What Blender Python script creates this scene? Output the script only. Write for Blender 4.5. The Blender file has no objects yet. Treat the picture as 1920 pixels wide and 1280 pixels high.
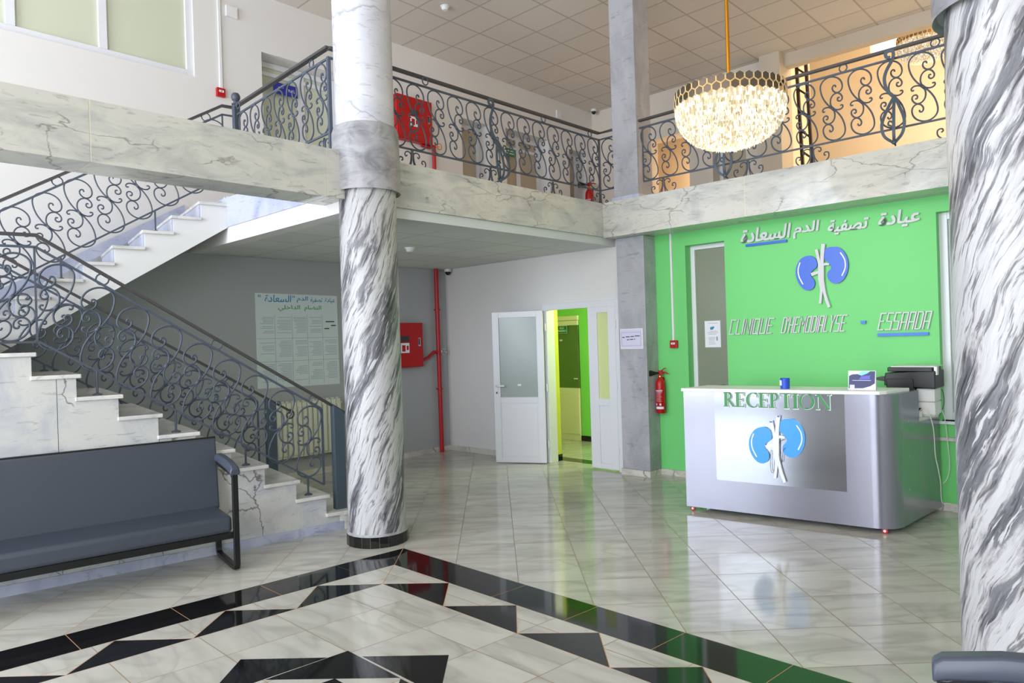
import bpy, bmesh, math, random
from mathutils import Vector, Matrix
random.seed(7)
PI = math.pi
C = bpy.context.scene.collection
SC = bpy.context.scene

# ---------------------------------------------------------------- camera
cam = bpy.data.objects.new('camera', bpy.data.cameras.new('camera'))
C.objects.link(cam)
SC.camera = cam
cam.data.sensor_width = 36.0
cam.data.lens = 1298.58 * 36.0 / 1920.0
cam.data.clip_start = 0.05
RX = Vector((0.72518, 0.68784, -0.03139))
UP = Vector((0.02085, 0.02364, 0.99950))
BK = RX.cross(UP).normalized()
UP = BK.cross(RX).normalized()
m = Matrix.Identity(4)
for i in range(3):
    m[i][0] = RX[i]; m[i][1] = UP[i]; m[i][2] = BK[i]
m[0][3], m[1][3], m[2][3] = 0, 0, 1.65
cam.matrix_world = m

# ---------------------------------------------------------------- world, light, exposure
SC.view_settings.view_transform = 'Standard'
SC.view_settings.look = 'None'
SC.view_settings.gamma = 1.0
SC.view_settings.use_curve_mapping = False
SC.view_settings.exposure = 0.36
W = bpy.data.worlds.new('world'); SC.world = W; W.use_nodes = True
wb = W.node_tree.nodes['Background']
wb.inputs[0].default_value = (0.74, 0.86, 1.0, 1); wb.inputs[1].default_value = 1.5

def area(name, loc, target, sx, sy, power, col):
    l = bpy.data.lights.new(name, 'AREA'); l.shape = 'RECTANGLE'; l.size = sx; l.size_y = sy
    l.energy = power; l.color = col
    o = bpy.data.objects.new(name, l); C.objects.link(o); o.location = loc
    o.rotation_euler = (Vector(target) - Vector(loc)).to_track_quat('-Z', 'Y').to_euler()
    o['kind'] = 'structure'
    return o
def point(name, loc, power, col, r=0.15):
    l = bpy.data.lights.new(name, 'POINT'); l.energy = power; l.color = col; l.shadow_soft_size = r
    o = bpy.data.objects.new(name, l); C.objects.link(o); o.location = loc
    return o
# daylight entering through the glazed front of the hall (behind the camera)
area('daylight_front', (-5.6, -4.85, 2.9), (-5.0, 5, 3.9), 3.7, 5.2, 450, (0.86, 0.92, 1.0))
area('daylight_front', (0.1, -4.85, 2.9), (-1.5, 5, 4.2), 2.9, 5.2, 330, (0.90, 0.94, 1.0))
# added cool fill light that brightens the upper stair wall
area('stair_fill_light', (-6.6, -4.6, 4.4), (-7.6, 3, 4.2), 1.8, 2.4, 75, (0.60, 0.74, 1.0))
# lamps of the rooms behind
point('lamp_corridor', (-4.95, 8.1, 2.4), 46, (1.0, 1.0, 0.80), 0.2)
point('lamp_upper_hall', (0.6, 12.6, 6.9), 330, (1.0, 0.87, 0.70), 0.6)
point('lamp_lit_room', (-6.3, 11.9, 4.6), 22, (1.0, 0.72, 0.45), 0.2)

# ---------------------------------------------------------------- materials
def lin(c):
    if isinstance(c, str):
        c = tuple(int(c[i:i+2], 16) / 255 for i in (0, 2, 4))
    return tuple((x / 12.92 if x <= 0.04045 else ((x + 0.055) / 1.055) ** 2.4) for x in c) + (1,)
def mat(name, col, rough=0.5, metal=0.0, spec=0.5, bump=0, bscale=60, mottle=0.0, mscale=6, emit=None, estr=0, trans=0, coat=0):
    M = bpy.data.materials.new(name); M.use_nodes = True
    nt = M.node_tree; b = nt.nodes['Principled BSDF']
    b.inputs['Base Color'].default_value = lin(col)
    b.inputs['Roughness'].default_value = rough
    b.inputs['Metallic'].default_value = metal
    b.inputs['Specular IOR Level'].default_value = spec
    b.inputs['Transmission Weight'].default_value = trans
    b.inputs['Coat Weight'].default_value = coat
    if emit:
        b.inputs['Emission Color'].default_value = lin(emit); b.inputs['Emission Strength'].default_value = estr
    if mottle or bump:
        tc = nt.nodes.new('ShaderNodeTexCoord')
    if mottle:
        n = nt.nodes.new('ShaderNodeTexNoise'); n.inputs['Scale'].default_value = mscale; n.inputs['Detail'].default_value = 6
        nt.links.new(tc.outputs['Object'], n.inputs['Vector'])
        mx = nt.nodes.new('ShaderNodeMix'); mx.data_type = 'RGBA'
        c = lin(col)
        mx.inputs['A'].default_value = tuple(x * (1 - mottle) for x in c[:3]) + (1,)
        mx.inputs['B'].default_value = tuple(min(1, x * (1 + mottle)) for x in c[:3]) + (1,)
        nt.links.new(n.outputs['Fac'], mx.inputs['Factor']); nt.links.new(mx.outputs['Result'], b.inputs['Base Color'])
    if bump:
        n = nt.nodes.new('ShaderNodeTexNoise'); n.inputs['Scale'].default_value = bscale; n.inputs['Detail'].default_value = 4
        nt.links.new(tc.outputs['Object'], n.inputs['Vector'])
        bp = nt.nodes.new('ShaderNodeBump'); bp.inputs['Strength'].default_value = bump; bp.inputs['Distance'].default_value = 0.01
        nt.links.new(n.outputs['Fac'], bp.inputs['Height']); nt.links.new(bp.outputs['Normal'], b.inputs['Normal'])
    return M

class NT:
    """small node-building helper"""
    def __init__(s, name):
        s.M = bpy.data.materials.new(name); s.M.use_nodes = True; s.t = s.M.node_tree; s.b = s.t.nodes['Principled BSDF']
    def new(s, typ, **kw):
        n = s.t.nodes.new(typ)
        for k, v in kw.items():
            if hasattr(n, k): setattr(n, k, v)
            else: n.inputs[k].default_value = v
        return n
    def l(s, a, b): s.t.links.new(a, b)
    def math(s, op, a, b=None, c=None):
        n = s.t.nodes.new('ShaderNodeMath'); n.operation = op
        for i, x in enumerate((a, b, c)):
            if x is None: continue
            if isinstance(x, (int, float)): n.inputs[i].default_value = x
            else: s.l(x, n.inputs[i])
        return n.outputs[0]
    def ramp(s, fac, stops):
        r = s.t.nodes.new('ShaderNodeValToRGB')
        while len(r.color_ramp.elements) < len(stops): r.color_ramp.elements.new(0.5)
        for e, (p, c) in zip(r.color_ramp.elements, stops):
            e.position = p; e.color = lin(c) if isinstance(c, (str,)) else (c, c, c, 1)
        s.l(fac, r.inputs[0]); return r.outputs[0]
    def mix(s, fac, a, b):
        n = s.t.nodes.new('ShaderNodeMix'); n.data_type = 'RGBA'
        for k, x in (('Factor', fac), ('A', a), ('B', b)):
            if isinstance(x, (int, float)): n.inputs[k].default_value = x
            elif isinstance(x, str): n.inputs[k].default_value = lin(x)
            else: s.l(x, n.inputs[k])
        return n.outputs['Result']
    def mul(s, a, b, fac=1.0):
        n = s.t.nodes.new('ShaderNodeMix'); n.data_type = 'RGBA'; n.blend_type = 'MULTIPLY'; n.inputs['Factor'].default_value = fac
        for k, x in (('A', a), ('B', b)):
            if isinstance(x, str): n.inputs[k].default_value = lin(x)
            else: s.l(x, n.inputs[k])
        return n.outputs['Result']

def streak_marble():
    """rough hand-painted spiral marble of the round columns; uses the UV map (metres)"""
    n = NT('painted_streak_marble')
    uv = n.new('ShaderNodeUVMap')
    mp = n.new('ShaderNodeMapping'); mp.inputs['Rotation'].default_value = (0, 0, math.radians(-66))
    n.l(uv.outputs[0], mp.inputs[0])
    warp = n.new('ShaderNodeTexNoise', Scale=2.3, Detail=3.0)
    n.l(uv.outputs[0], warp.inputs['Vector'])
    sub = n.new('ShaderNodeVectorMath', operation='SUBTRACT'); sub.inputs[1].default_value = (.5, .5, .5)
    n.l(warp.outputs['Color'], sub.inputs[0])
    sc = n.new('ShaderNodeVectorMath', operation='SCALE'); sc.inputs['Scale'].default_value = 0.13
    n.l(sub.outputs[0], sc.inputs[0])
    add = n.new('ShaderNodeVectorMath', operation='ADD')
    n.l(mp.outputs[0], add.inputs[0]); n.l(sc.outputs[0], add.inputs[1])
    def band(sx, sy, det, dist, off=0, rough=.62):
        m2 = n.new('ShaderNodeMapping'); m2.inputs['Scale'].default_value = (sx, sy, 1); m2.inputs['Location'].default_value = (off, off * .7, 0)
        n.l(add.outputs[0], m2.inputs[0])
        t = n.new('ShaderNodeTexNoise', Scale=1.0, Detail=float(det), Roughness=rough, Distortion=float(dist))
        n.l(m2.outputs[0], t.inputs['Vector']); return t.outputs['Fac']
    a = band(1.0, 5.6, 8, .55, 0, .60)
    fine = band(4.0, 44.0, 6, .9, 3.1, .62)
    med = band(2.6, 26.0, 8, .4, 7.7, .7)
    c1 = n.ramp(a, [(0.36, '54555a'), (0.455, '737378'), (0.475, '9d9b9c'), (0.50, 'b9b8b9'), (0.66, 'bfbebf'), (0.74, 'a3a2a4')])
    dark = n.ramp(a, [(0.42, 1.0), (0.56, 0.12)])
    ln = n.ramp(fine, [(0.39, 0.25), (0.425, 0.62), (0.455, 1.0)])
    lm = n.ramp(med, [(0.36, 0.35), (0.395, 0.72), (0.42, 1.0)])
    li = n.ramp(fine, [(0.56, 0.0), (0.60, 1.0)])
    col = n.mul(n.mul(c1, lm, .85), ln, .9)
    col = n.mix(n.math('MULTIPLY', li, dark), col, 'bfbebf')
    n.l(col, n.b.inputs['Base Color'])
    bp = n.new('ShaderNodeBump', Strength=0.8, Distance=0.008)
    n.l(n.math('ADD', n.math('MULTIPLY', a, .6), fine), bp.inputs['Height']); n.l(bp.outputs[0], n.b.inputs['Normal'])
    n.b.inputs['Roughness'].default_value = 0.33
    return n.M

def slab_marble(name, base, cloud, vein, rough=0.14, sx=(1, 1, 1), crack=1.0, seed=0.0, spec=.5):
    """polished stone slab: stretched clouds plus thin broken dark cracks"""
    n = NT(name)
    tc = n.new('ShaderNodeTexCoord')
    mp = n.new('ShaderNodeMapping'); mp.inputs['Scale'].default_value = sx; mp.inputs['Location'].default_value = (seed, seed, seed)
    n.l(tc.outputs['Object'], mp.inputs[0])
    t = n.new('ShaderNodeTexNoise', Scale=2.2, Detail=9.0, Roughness=0.62, Distortion=0.8); n.l(mp.outputs[0], t.inputs['Vector'])
    c = n.ramp(t.outputs['Fac'], [(0.34, cloud), (0.56, base), (1.0, base)])
    mp2 = n.new('ShaderNodeMapping'); mp2.inputs['Scale'].default_value = (5, 5, 22); n.l(tc.outputs['Object'], mp2.inputs[0])
    fl = n.new('ShaderNodeTexNoise', Scale=1.5, Detail=5.0, Distortion=1.0); n.l(mp2.outputs[0], fl.inputs['Vector'])
    c = n.mul(c, n.ramp(fl.outputs['Fac'], [(0.31, 0.6), (0.40, 1.0)]), .6)
    w = n.new('ShaderNodeTexNoise', Scale=3.0, Detail=5.0); n.l(mp.outputs[0], w.inputs['Vector'])
    wm = n.new('ShaderNodeMix', data_type='RGBA'); wm.inputs['Factor'].default_value = .28
    n.l(mp.outputs[0], wm.inputs['A']); n.l(w.outputs['Color'], wm.inputs['B'])
    v = n.new('ShaderNodeTexVoronoi', feature='DISTANCE_TO_EDGE', Scale=2.1); n.l(wm.outputs['Result'], v.inputs['Vector'])
    line = n.ramp(v.outputs['Distance'], [(0.0, 0.0), (0.006, 0.35), (0.016, 1.0)])
    gate = n.new('ShaderNodeTexNoise', Scale=1.3, Detail=2.0); n.l(mp.outputs[0], gate.inputs['Vector'])
    g = n.ramp(gate.outputs['Fac'], [(0.47, 1.0), (0.54, 0.0)])
    lg = n.mix(g, 1.0, line) if False else None
    inv = n.math('SUBTRACT', 1.0, line)
    gg = n.math('MULTIPLY', inv, n.math('SUBTRACT', 1.0, g))
    gg = n.math('MULTIPLY', gg, crack)
    c = n.mix(gg, c, vein)
    n.l(c, n.b.inputs['Base Color'])
    n.b.inputs['Roughness'].default_value = rough
    n.b.inputs['Specular IOR Level'].default_value = spec
    return n.M

def floor_tile(name, rot, pitch, off=(0, 0), shear=0.0, grout='8d7a64'):
    """glossy off-white porcelain with soft grey folds and thin grout, tiles of `pitch` metres turned by `rot`"""
    n = NT(name)
    tc = n.new('ShaderNodeTexCoord')
    sep = n.new('ShaderNodeSeparateXYZ'); n.l(tc.outputs['Object'], sep.inputs[0])
    X = n.math('ADD', sep.outputs[0], -off[0]); Y = n.math('ADD', sep.outputs[1], -off[1])
    if shear: X = n.math('ADD', X, n.math('MULTIPLY', Y, -shear))
    c_, s_ = math.cos(rot), math.sin(rot)
    U = n.math('DIVIDE', n.math('ADD', n.math('MULTIPLY', X, c_), n.math('MULTIPLY', Y, s_)), pitch)
    V = n.math('DIVIDE', n.math('ADD', n.math('MULTIPLY', X, -s_), n.math('MULTIPLY', Y, c_)), pitch)
    fu = n.math('FRACT', U); fv = n.math('FRACT', V)
    iu = n.math('FLOOR', U); iv = n.math('FLOOR', V)
    def edge(f): return n.math('MINIMUM', f, n.math('SUBTRACT', 1.0, f))
    e = n.math('MINIMUM', edge(fu), edge(fv))
    g = n.math('LESS_THAN', e, 0.0026 / pitch)
    # per-tile random
    cv = n.new('ShaderNodeCombineXYZ'); n.l(iu, cv.inputs[0]); n.l(iv, cv.inputs[1])
    wn = n.new('ShaderNodeTexWhiteNoise', noise_dimensions='3D'); n.l(cv.outputs[0], wn.inputs['Vector'])
    r = wn.outputs['Value']
    flip = n.math('GREATER_THAN', r, 0.5)
    fu2 = n.math('ADD', fu, n.math('MULTIPLY', flip, n.math('SUBTRACT', 1.0, n.math('MULTIPLY', fu, 2.0))))
    p = n.new('ShaderNodeCombineXYZ'); n.l(fu2, p.inputs[0]); n.l(fv, p.inputs[1]); n.l(n.math('MULTIPLY', r, 37.0), p.inputs[2])
    mp = n.new('ShaderNodeMapping'); mp.inputs['Rotation'].default_value = (0, 0, math.radians(-28)); mp.inputs['Scale'].default_value = (0.5, 1.25, 1)
    n.l(p.outputs[0], mp.inputs[0])
    t = n.new('ShaderNodeTexNoise', Scale=1.0, Detail=2.0, Distortion=0.9, Roughness=0.4); n.l(mp.outputs[0], t.inputs['Vector'])
    fold = n.math('ABSOLUTE', n.math('SUBTRACT', t.outputs['Fac'], 0.5))
    mp2 = n.new('ShaderNodeMapping'); mp2.inputs['Rotation'].default_value = (0, 0, math.radians(15)); mp2.inputs['Scale'].default_value = (0.5, 1.9, 1)
    n.l(p.outputs[0], mp2.inputs[0])
    t2 = n.new('ShaderNodeTexNoise', Scale=1.0, Detail=3.0, Distortion=1.2); n.l(mp2.outputs[0], t2.inputs['Vector'])
    c = n.ramp(t2.outputs['Fac'], [(0.34, 'aeaba2'), (0.50, 'bdbab1'), (0.68, 'c4c1b8')])
    c = n.mul(c, n.ramp(fold, [(0.0, 0.84), (0.012, 0.90), (0.045, 1.0)]), .9)
    tint = n.ramp(r, [(0.0, 0.95), (1.0, 1.0)])
    c = n.mul(c, tint)
    c = n.mix(g, c, grout)
    n.l(c, n.b.inputs['Base Color'])
    n.l(n.math('ADD', n.math('MULTIPLY', g, 0.5), 0.10), n.b.inputs['Roughness'])
    n.b.inputs['Specular IOR Level'].default_value = 0.42
    return n.M

def ceiling_tile(name, px, py, ox, oy, col='b9b0a6', line='8e857c'):
    n = NT(name)
    tc = n.new('ShaderNodeTexCoord')
    sep = n.new('ShaderNodeSeparateXYZ'); n.l(tc.outputs['Object'], sep.inputs[0])
    U = n.math('DIVIDE', n.math('ADD', sep.outputs[0], -ox), px); V = n.math('DIVIDE', n.math('ADD', sep.outputs[1], -oy), py)
    fu = n.math('FRACT', U); fv = n.math('FRACT', V)
    def edge(f): return n.math('MINIMUM', f, n.math('SUBTRACT', 1.0, f))
    e = n.math('MINIMUM', edge(fu), edge(fv))
    g = n.math('LESS_THAN', e, 0.022)
    cv = n.new('ShaderNodeCombineXYZ'); n.l(n.math('FLOOR', U), cv.inputs[0]); n.l(n.math('FLOOR', V), cv.inputs[1])
    wn = n.new('ShaderNodeTexWhiteNoise', noise_dimensions='3D'); n.l(cv.outputs[0], wn.inputs['Vector'])
    c = n.mul(n.mix(1.0, col, col), n.ramp(wn.outputs['Value'], [(0, .93), (1, 1.0)]))
    n.l(n.mix(g, c, line), n.b.inputs['Base Color']); n.b.inputs['Roughness'].default_value = .8
    return n.M

MT = dict(
    streak=streak_marble(),
    beam=slab_marble('polished_beige_grey_marble', 'd0cec6', 'b4b5b2', '6f6660', rough=.10, sx=(1, 1, 2.6), spec=.16, crack=.7),
    stair=slab_marble('pale_grey_marble_slab', 'cbcac6', 'b2b5bc', '5c534e', rough=.2, sx=(1.4, 1.4, 1.4), crack=.9, seed=3.3),
    tread=slab_marble('white_marble_tread', 'e2dfd9', 'c5c3c3', 'a39b94', rough=.15, seed=8.1, crack=.5),
    riser=slab_marble('bluish_marble_riser', 'bcc1d2', 'a3a9c0', '858ba2', rough=.25, seed=5.2, crack=.4),
    plasterc=slab_marble('grey_mottled_plaster', 'a6a5a8', '77777c', '8e8e92', rough=.36, sx=(2.2, 2.2, 3.0), crack=.5, seed=2.2),
    pillar=slab_marble('grey_concrete_paint', 'b4b4b9', '9c9ca2', '8c8c92', rough=.5, sx=(1.2, 1.2, .8), crack=.15, seed=4.4),
    upcol=slab_marble('white_veined_column_sheet', 'd3d3d9', 'c4c4cd', '94949c', rough=.25, sx=(.8, .8, .8), crack=.8, seed=1.7),
    white=mat('white_wall_paint', 'e3e1df', .7), whiteup=mat('upper_cream_white_paint', 'e3e0dd', .7),
    grey=mat('grey_wall_paint', 'a9abad', .6), green=mat('green_wall_paint', '74d27a', .5, spec=.35),
    warm=mat('warm_cream_paint', 'efdfc6', .7), corrg=mat('bright_green_paint', '84dc5e', .5), corry=mat('yellow_paint', 'd2d646', .5),
    ceil_up=ceiling_tile('upper_ceiling_tile', .58, .56, -7.0, 6.35, 'dcd3c8', 'b9afa5'),
    ceil_lo=ceiling_tile('lower_ceiling_tile', .6, .6, -7.9, 3.3, 'dcdedb', 'c4c6c2'),
    soffit=mat('pale_plaster', 'd2d5d5', .6),
    tile=floor_tile('white_floor_tile_diagonal', PI / 4, .449, (-2.6, 3.4)),
    tile2=floor_tile('white_floor_tile_square', 0, .45, (-2.768, 2.055), shear=.103),
    tilew=floor_tile('white_cut_tile', 0, 50, (-20, -20), grout='c0895e'),
    black=mat('black_polished_tile', '131214', .06, spec=.6), grout=mat('orange_brown_grout', 'b98c64', .6),
    pvc=mat('white_pvc_frame', 'e4e5ea', .3), glassf=mat('frosted_glass_grey', 'a3adaa', .18), glassu=mat('frosted_glass_beige_green', 'cfd3bd', .2),
    glassl=mat('frosted_glass_light', 'd5e0a0', .25), glassd=mat('dark_glass', '5e7a46', .15), glassg=mat('smoky_frosted_glass', '868c7a', .22),
    iron=mat('blue_grey_wrought_iron', '49515e', .5, metal=.1), ironrail=mat('dark_iron_handrail', '4a4748', .42, metal=.3), post=mat('slate_blue_painted_steel', '46535f', .5),
    red=mat('fire_red_enamel', 'b5060d', .35), redpipe=mat('red_pipe_paint', 'b0141c', .4), blackp=mat('black_plastic', '141414', .4), chrome=mat('chrome', 'c8c8cc', .12, metal=1),
    brown=mat('dark_brown_steel', '2b1c14', .4, metal=.2), gold=mat('polished_gold', 'e0982a', .2, metal=.9), hexm=mat('dark_mirror', '756a60', .04, metal=1), hexf=mat('champagne_gold_rim', 'f0d9a8', .3, metal=.5),
    sofa=mat('slate_grey_leatherette', '3d434e', .42, bump=.08, bscale=180), sofaarm=mat('navy_grey_arm_padding', '414754', .38), frame=mat('black_steel_tube', '0d0d0f', .35),
    counter=mat('silver_grey_laminate', '8b8b97', .2, metal=.6), countert=mat('white_counter_edge', 'f0f0ee', .35), steel=mat('brushed_mirror_steel', '8d9098', .14, metal=1), deskw=mat('white_desk_board', 'dad8cf', .4),
    letg=mat('green_acrylic', '1f8438', .35), letw=mat('white_acrylic_edge', 'eef2f4', .35), blue=mat('blue_acrylic', '0858d0', .35), blue2=mat('mid_blue_acrylic', '2a74d8', .4), sky=mat('sky_blue_acrylic', '3c9cf2', .3), lettw=mat('light_grey_acrylic', 'cfcdd2', .45),
    paper=mat('white_paper', 'e8e8f0', .7), paperl=mat('lilac_white_paper', 'd6d4ea', .6), poster=mat('pale_green_white_poster', 'd3dcdd', .45), ink=mat('grey_print', '8f98a2', .6), inkd=mat('dark_print', '3a3a44', .6), inkb=mat('blue_print', '2a86b4', .6), inkg=mat('green_print', '3f9a48', .6), inkr=mat('faint_red_print', 'b98c94', .6),
    signb=mat('blue_sign', '27309c', .4), signg=mat('green_sign', '0f7a3e', .4), white2=mat('white_plastic', 'e6e6e6', .4), rad=mat('cream_white_enamel', 'd7d7c6', .35), skirt=slab_marble('cream_marble_skirting', 'd8d4cc', 'b8b0aa', '7d7069', rough=.25, seed=6.6),
    cable=mat('off_white_cable', 'dcdccf', .5), cable2=mat('dark_cable', '2c4a44', .5), cup=mat('blue_mesh_metal', '2450c8', .4), navy=mat('navy_print', '2a2c66', .4), teal=mat('teal_print', '8fe0dc', .4), violet=mat('violet_print', '5a5cc8', .4), rubber=mat('red_caster', 'b8202a', .45), tube=mat('blue_vessel_end', '2f3fc8', .4),
)
def crystal(nm, k):
    n = NT(nm)
    tc = n.new('ShaderNodeTexCoord')
    mp = n.new('ShaderNodeMapping'); mp.inputs['Scale'].default_value = (60, 60, 34); n.l(tc.outputs['Object'], mp.inputs[0])
    t = n.new('ShaderNodeTexWhiteNoise', noise_dimensions='3D')
    sn = n.new('ShaderNodeVectorMath', operation='FLOOR'); n.l(mp.outputs[0], sn.inputs[0]); n.l(sn.outputs[0], t.inputs['Vector'])
    st = n.math('ADD', n.math('MULTIPLY', n.math('POWER', t.outputs['Value'], 1.5), 1.1 * k), 0.30 * k)
    col = n.ramp(t.outputs['Value'], [(0, 'ecd9a8'), (0.5, 'fff0cc'), (1, 'fffdf6')])
    n.l(col, n.b.inputs['Emission Color']); n.l(st, n.b.inputs['Emission Strength'])
    n.b.inputs['Base Color'].default_value = lin('8a7c60'); n.b.inputs['Roughness'].default_value = .15
    return n.M
MT['beige'] = mat('beige_paint_with_shade', 'cdbfab', .7); MT['cream_up'] = mat('upper_cream_paint', 'd9cfc2', .7)  # beige has the unlit beam's shade put into its colour; pier shares it
MT['crystal'] = crystal('lit_crystal', 1.0); MT['crystal_far'] = crystal('dim_lit_crystal', .55)

# ---------------------------------------------------------------- mesh helpers
class MB:
    def __init__(s): s.v = []; s.f = []; s.mi = []; s.uv = {}
    def add(s, vs, fs, mi=0):
        o = len(s.v); s.v += [tuple(p) for p in vs]
        for f in fs: s.f.append([i + o for i in f]); s.mi.append(mi)
        return s
    def box(s, x0, x1, y0, y1, z0, z1, mi=0):
        return s.add([(x0,y0,z0),(x1,y0,z0),(x1,y1,z0),(x0,y1,z0),(x0,y0,z1),(x1,y0,z1),(x1,y1,z1),(x0,y1,z1)],
                     [(0,3,2,1),(4,5,6,7),(0,1,5,4),(1,2,6,5),(2,3,7,6),(3,0,4,7)], mi)
    def hexa(s, p, mi=0):   # 8 points: bottom ring, top ring
        return s.add(p, [(0,3,2,1),(4,5,6,7),(0,1,5,4),(1,2,6,5),(2,3,7,6),(3,0,4,7)], mi)
    def prism(s, poly, a, b, mi=0):
        """poly = list of 3D points, extruded: point + a and point + b (vectors)"""
        n = len(poly); a = Vector(a); b = Vector(b)
        vs = [Vector(p) + a for p in poly] + [Vector(p) + b for p in poly]
        return s.add(vs, [list(range(n))[::-1], [n + i for i in range(n)]] + [(i, (i+1) % n, n + (i+1) % n, n + i) for i in range(n)], mi)
    def tube(s, pts, r, sides=6, closed=False, mi=0, flat=None, up=None):
        """swept tube; flat=(w,h) gives a rectangular bar"""
        P = [Vector(p) for p in pts]; n = len(P)
        if n < 2: return s
        T = []
        for i in range(n):
            if closed: d = P[(i+1) % n] - P[i-1]
            else: d = P[min(i+1, n-1)] - P[max(i-1, 0)]
            T.append(d.normalized() if d.length > 1e-9 else Vector((0,0,1)))
        ref = Vector(up) if up else (Vector((0,0,1)) if abs(T[0].z) < .9 else Vector((1,0,0)))
        N = (ref - T[0] * ref.dot(T[0])).normalized()
        vs = []
        k = 4 if flat else sides
        for i in range(n):
            if up: N = (ref - T[i] * ref.dot(T[i]))
            else: N = (N - T[i] * N.dot(T[i]))
            N = N.normalized() if N.length > 1e-6 else Vector((0, 1, 0))
            B = T[i].cross(N)
            if flat:
                w, h = flat[0] / 2, flat[1] / 2
                for a, b in ((-w,-h),(w,-h),(w,h),(-w,h)): vs.append(P[i] + B * a + N * b)
            else:
                rr = r[i] if isinstance(r, (list, tuple)) else r
                for j in range(k):
                    a = 2 * PI * j / k; vs.append(P[i] + N * (rr * math.cos(a)) + B * (rr * math.sin(a)))
        fs = []
        for i in range(n if closed else n - 1):
            q = (i + 1) % n
            for j in range(k): fs.append((i*k+j, i*k+(j+1) % k, q*k+(j+1) % k, q*k+j))
        if not closed: fs += [list(range(k))[::-1], [(n-1)*k + j for j in range(k)]]
        return s.add(vs, fs, mi)
    def lathe(s, prof, c=(0,0,0), seg=24, mi=0, axis='z'):
        vs = []; n = len(prof)
        for j in range(seg):
            a = 2 * PI * j / seg
            for r, z in prof:
                if axis == 'z': vs.append((c[0] + r*math.cos(a), c[1] + r*math.sin(a), c[2] + z))
                elif axis == 'x': vs.append((c[0] + z, c[1] + r*math.cos(a), c[2] + r*math.sin(a)))
                else: vs.append((c[0] + r*math.cos(a), c[1] + z, c[2] + r*math.sin(a)))
        fs = []
        for j in range(seg):
            q = (j + 1) % seg
            for i in range(n-1): fs.append((j*n+i, q*n+i, q*n+i+1, j*n+i+1))
        fs += [[j*n for j in range(seg)][::-1], [j*n + n-1 for j in range(seg)]]
        return s.add(vs, fs, mi)
ORG = {}
def link(name, data): 
    o = bpy.data.objects.new(name, data); C.objects.link(o); return o
def tag(o, label=None, cat=None, group=None, kind=None):
    if label: o['label'] = label
    if cat: o['category'] = cat
    if group: o['group'] = group
    if kind: o['kind'] = kind
    return o
def obj(name, mb, mats, parent=None, label=None, cat=None, group=None, kind=None, smooth=False, bevel=0, seg=2, origin=None, stuff=False):
    """one mesh object from world-space geometry"""
    if parent is not None: org = Vector(ORG[parent.name])
    elif origin is not None: org = Vector(origin)
    else:
        xs = [p[0] for p in mb.v]; ys = [p[1] for p in mb.v]; zs = [p[2] for p in mb.v]
        org = Vector(((min(xs)+max(xs))/2, (min(ys)+max(ys))/2, min(zs)))
        if kind == 'structure': org = Vector((0, 0, 0))
    me = bpy.data.meshes.new(name)
    me.from_pydata([tuple(Vector(p) - org) for p in mb.v], [], mb.f)
    if not isinstance(mats, (list, tuple)): mats = [mats]
    for mm in mats: me.materials.append(MT[mm] if isinstance(mm, str) else mm)
    me.polygons.foreach_set('material_index', mb.mi)
    bm = bmesh.new(); bm.from_mesh(me); bmesh.ops.recalc_face_normals(bm, faces=bm.faces); bm.to_mesh(me); bm.free()
    if mb.uv:
        uvl = me.uv_layers.new(name='UVMap')
        for p in me.polygons:
            us = [mb.uv[me.loops[li].vertex_index] for li in p.loop_indices]
            for li, u in zip(p.loop_indices, us): uvl.data[li].uv = u
    if smooth:
        me.polygons.foreach_set('use_smooth', [True] * len(me.polygons))
        try: me.set_sharp_from_angle(angle=math.radians(40))
        except Exception: pass
    o = link(name, me)
    if parent is not None:
        o.parent = parent
        if stuff: o['kind'] = 'stuff'
        if label: o['label'] = label
    else:
        o.location = org; ORG[o.name] = org
        tag(o, label, cat, group, kind)
    if bevel:
        md = o.modifiers.new('bevel', 'BEVEL'); md.width = bevel; md.segments = seg; md.limit_method = 'ANGLE'; md.angle_limit = math.radians(40)
    return o
def thing(name, loc, label, cat, group=None):
    o = link(name, None); o.location = loc; o.empty_display_size = .05; ORG[o.name] = Vector(loc)
    return tag(o, label, cat, group)
def inst(src, name, parent, wloc, rz=0.0):
    """another part sharing the mesh of src"""
    o = link(name, src.data if hasattr(src, 'data') else src)
    o.parent = parent; o.location = Vector(wloc) - Vector(ORG[parent.name]); o.rotation_euler = (0, 0, rz)
    return o
def sub(parent_part, o):
    """make o (already child geometry in the same thing space) a sub-part"""
    loc = o.location.copy(); o.parent = parent_part; o.location = loc - parent_part.location
def B(*a, mi=0): return MB().box(*a, mi=mi)
def crom(pts, k=4, closed=False):
    P = [Vector(p) for p in pts]; n = len(P); out = []
    rng = range(n if closed else n - 1)
    for i in rng:
        p0 = P[i-1] if (i or closed) else P[0]; p1 = P[i]; p2 = P[(i+1) % n]; p3 = P[(i+2) % n] if (closed or i+2 < n) else P[-1]
        for j in range(k):
            t = j / k
            out.append(0.5 * ((2*p1) + (p2-p0)*t + (2*p0-5*p1+4*p2-p3)*t*t + (3*p1-p0-3*p2+p3)*t**3))
    if not closed: out.append(P[-1])
    return out

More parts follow.
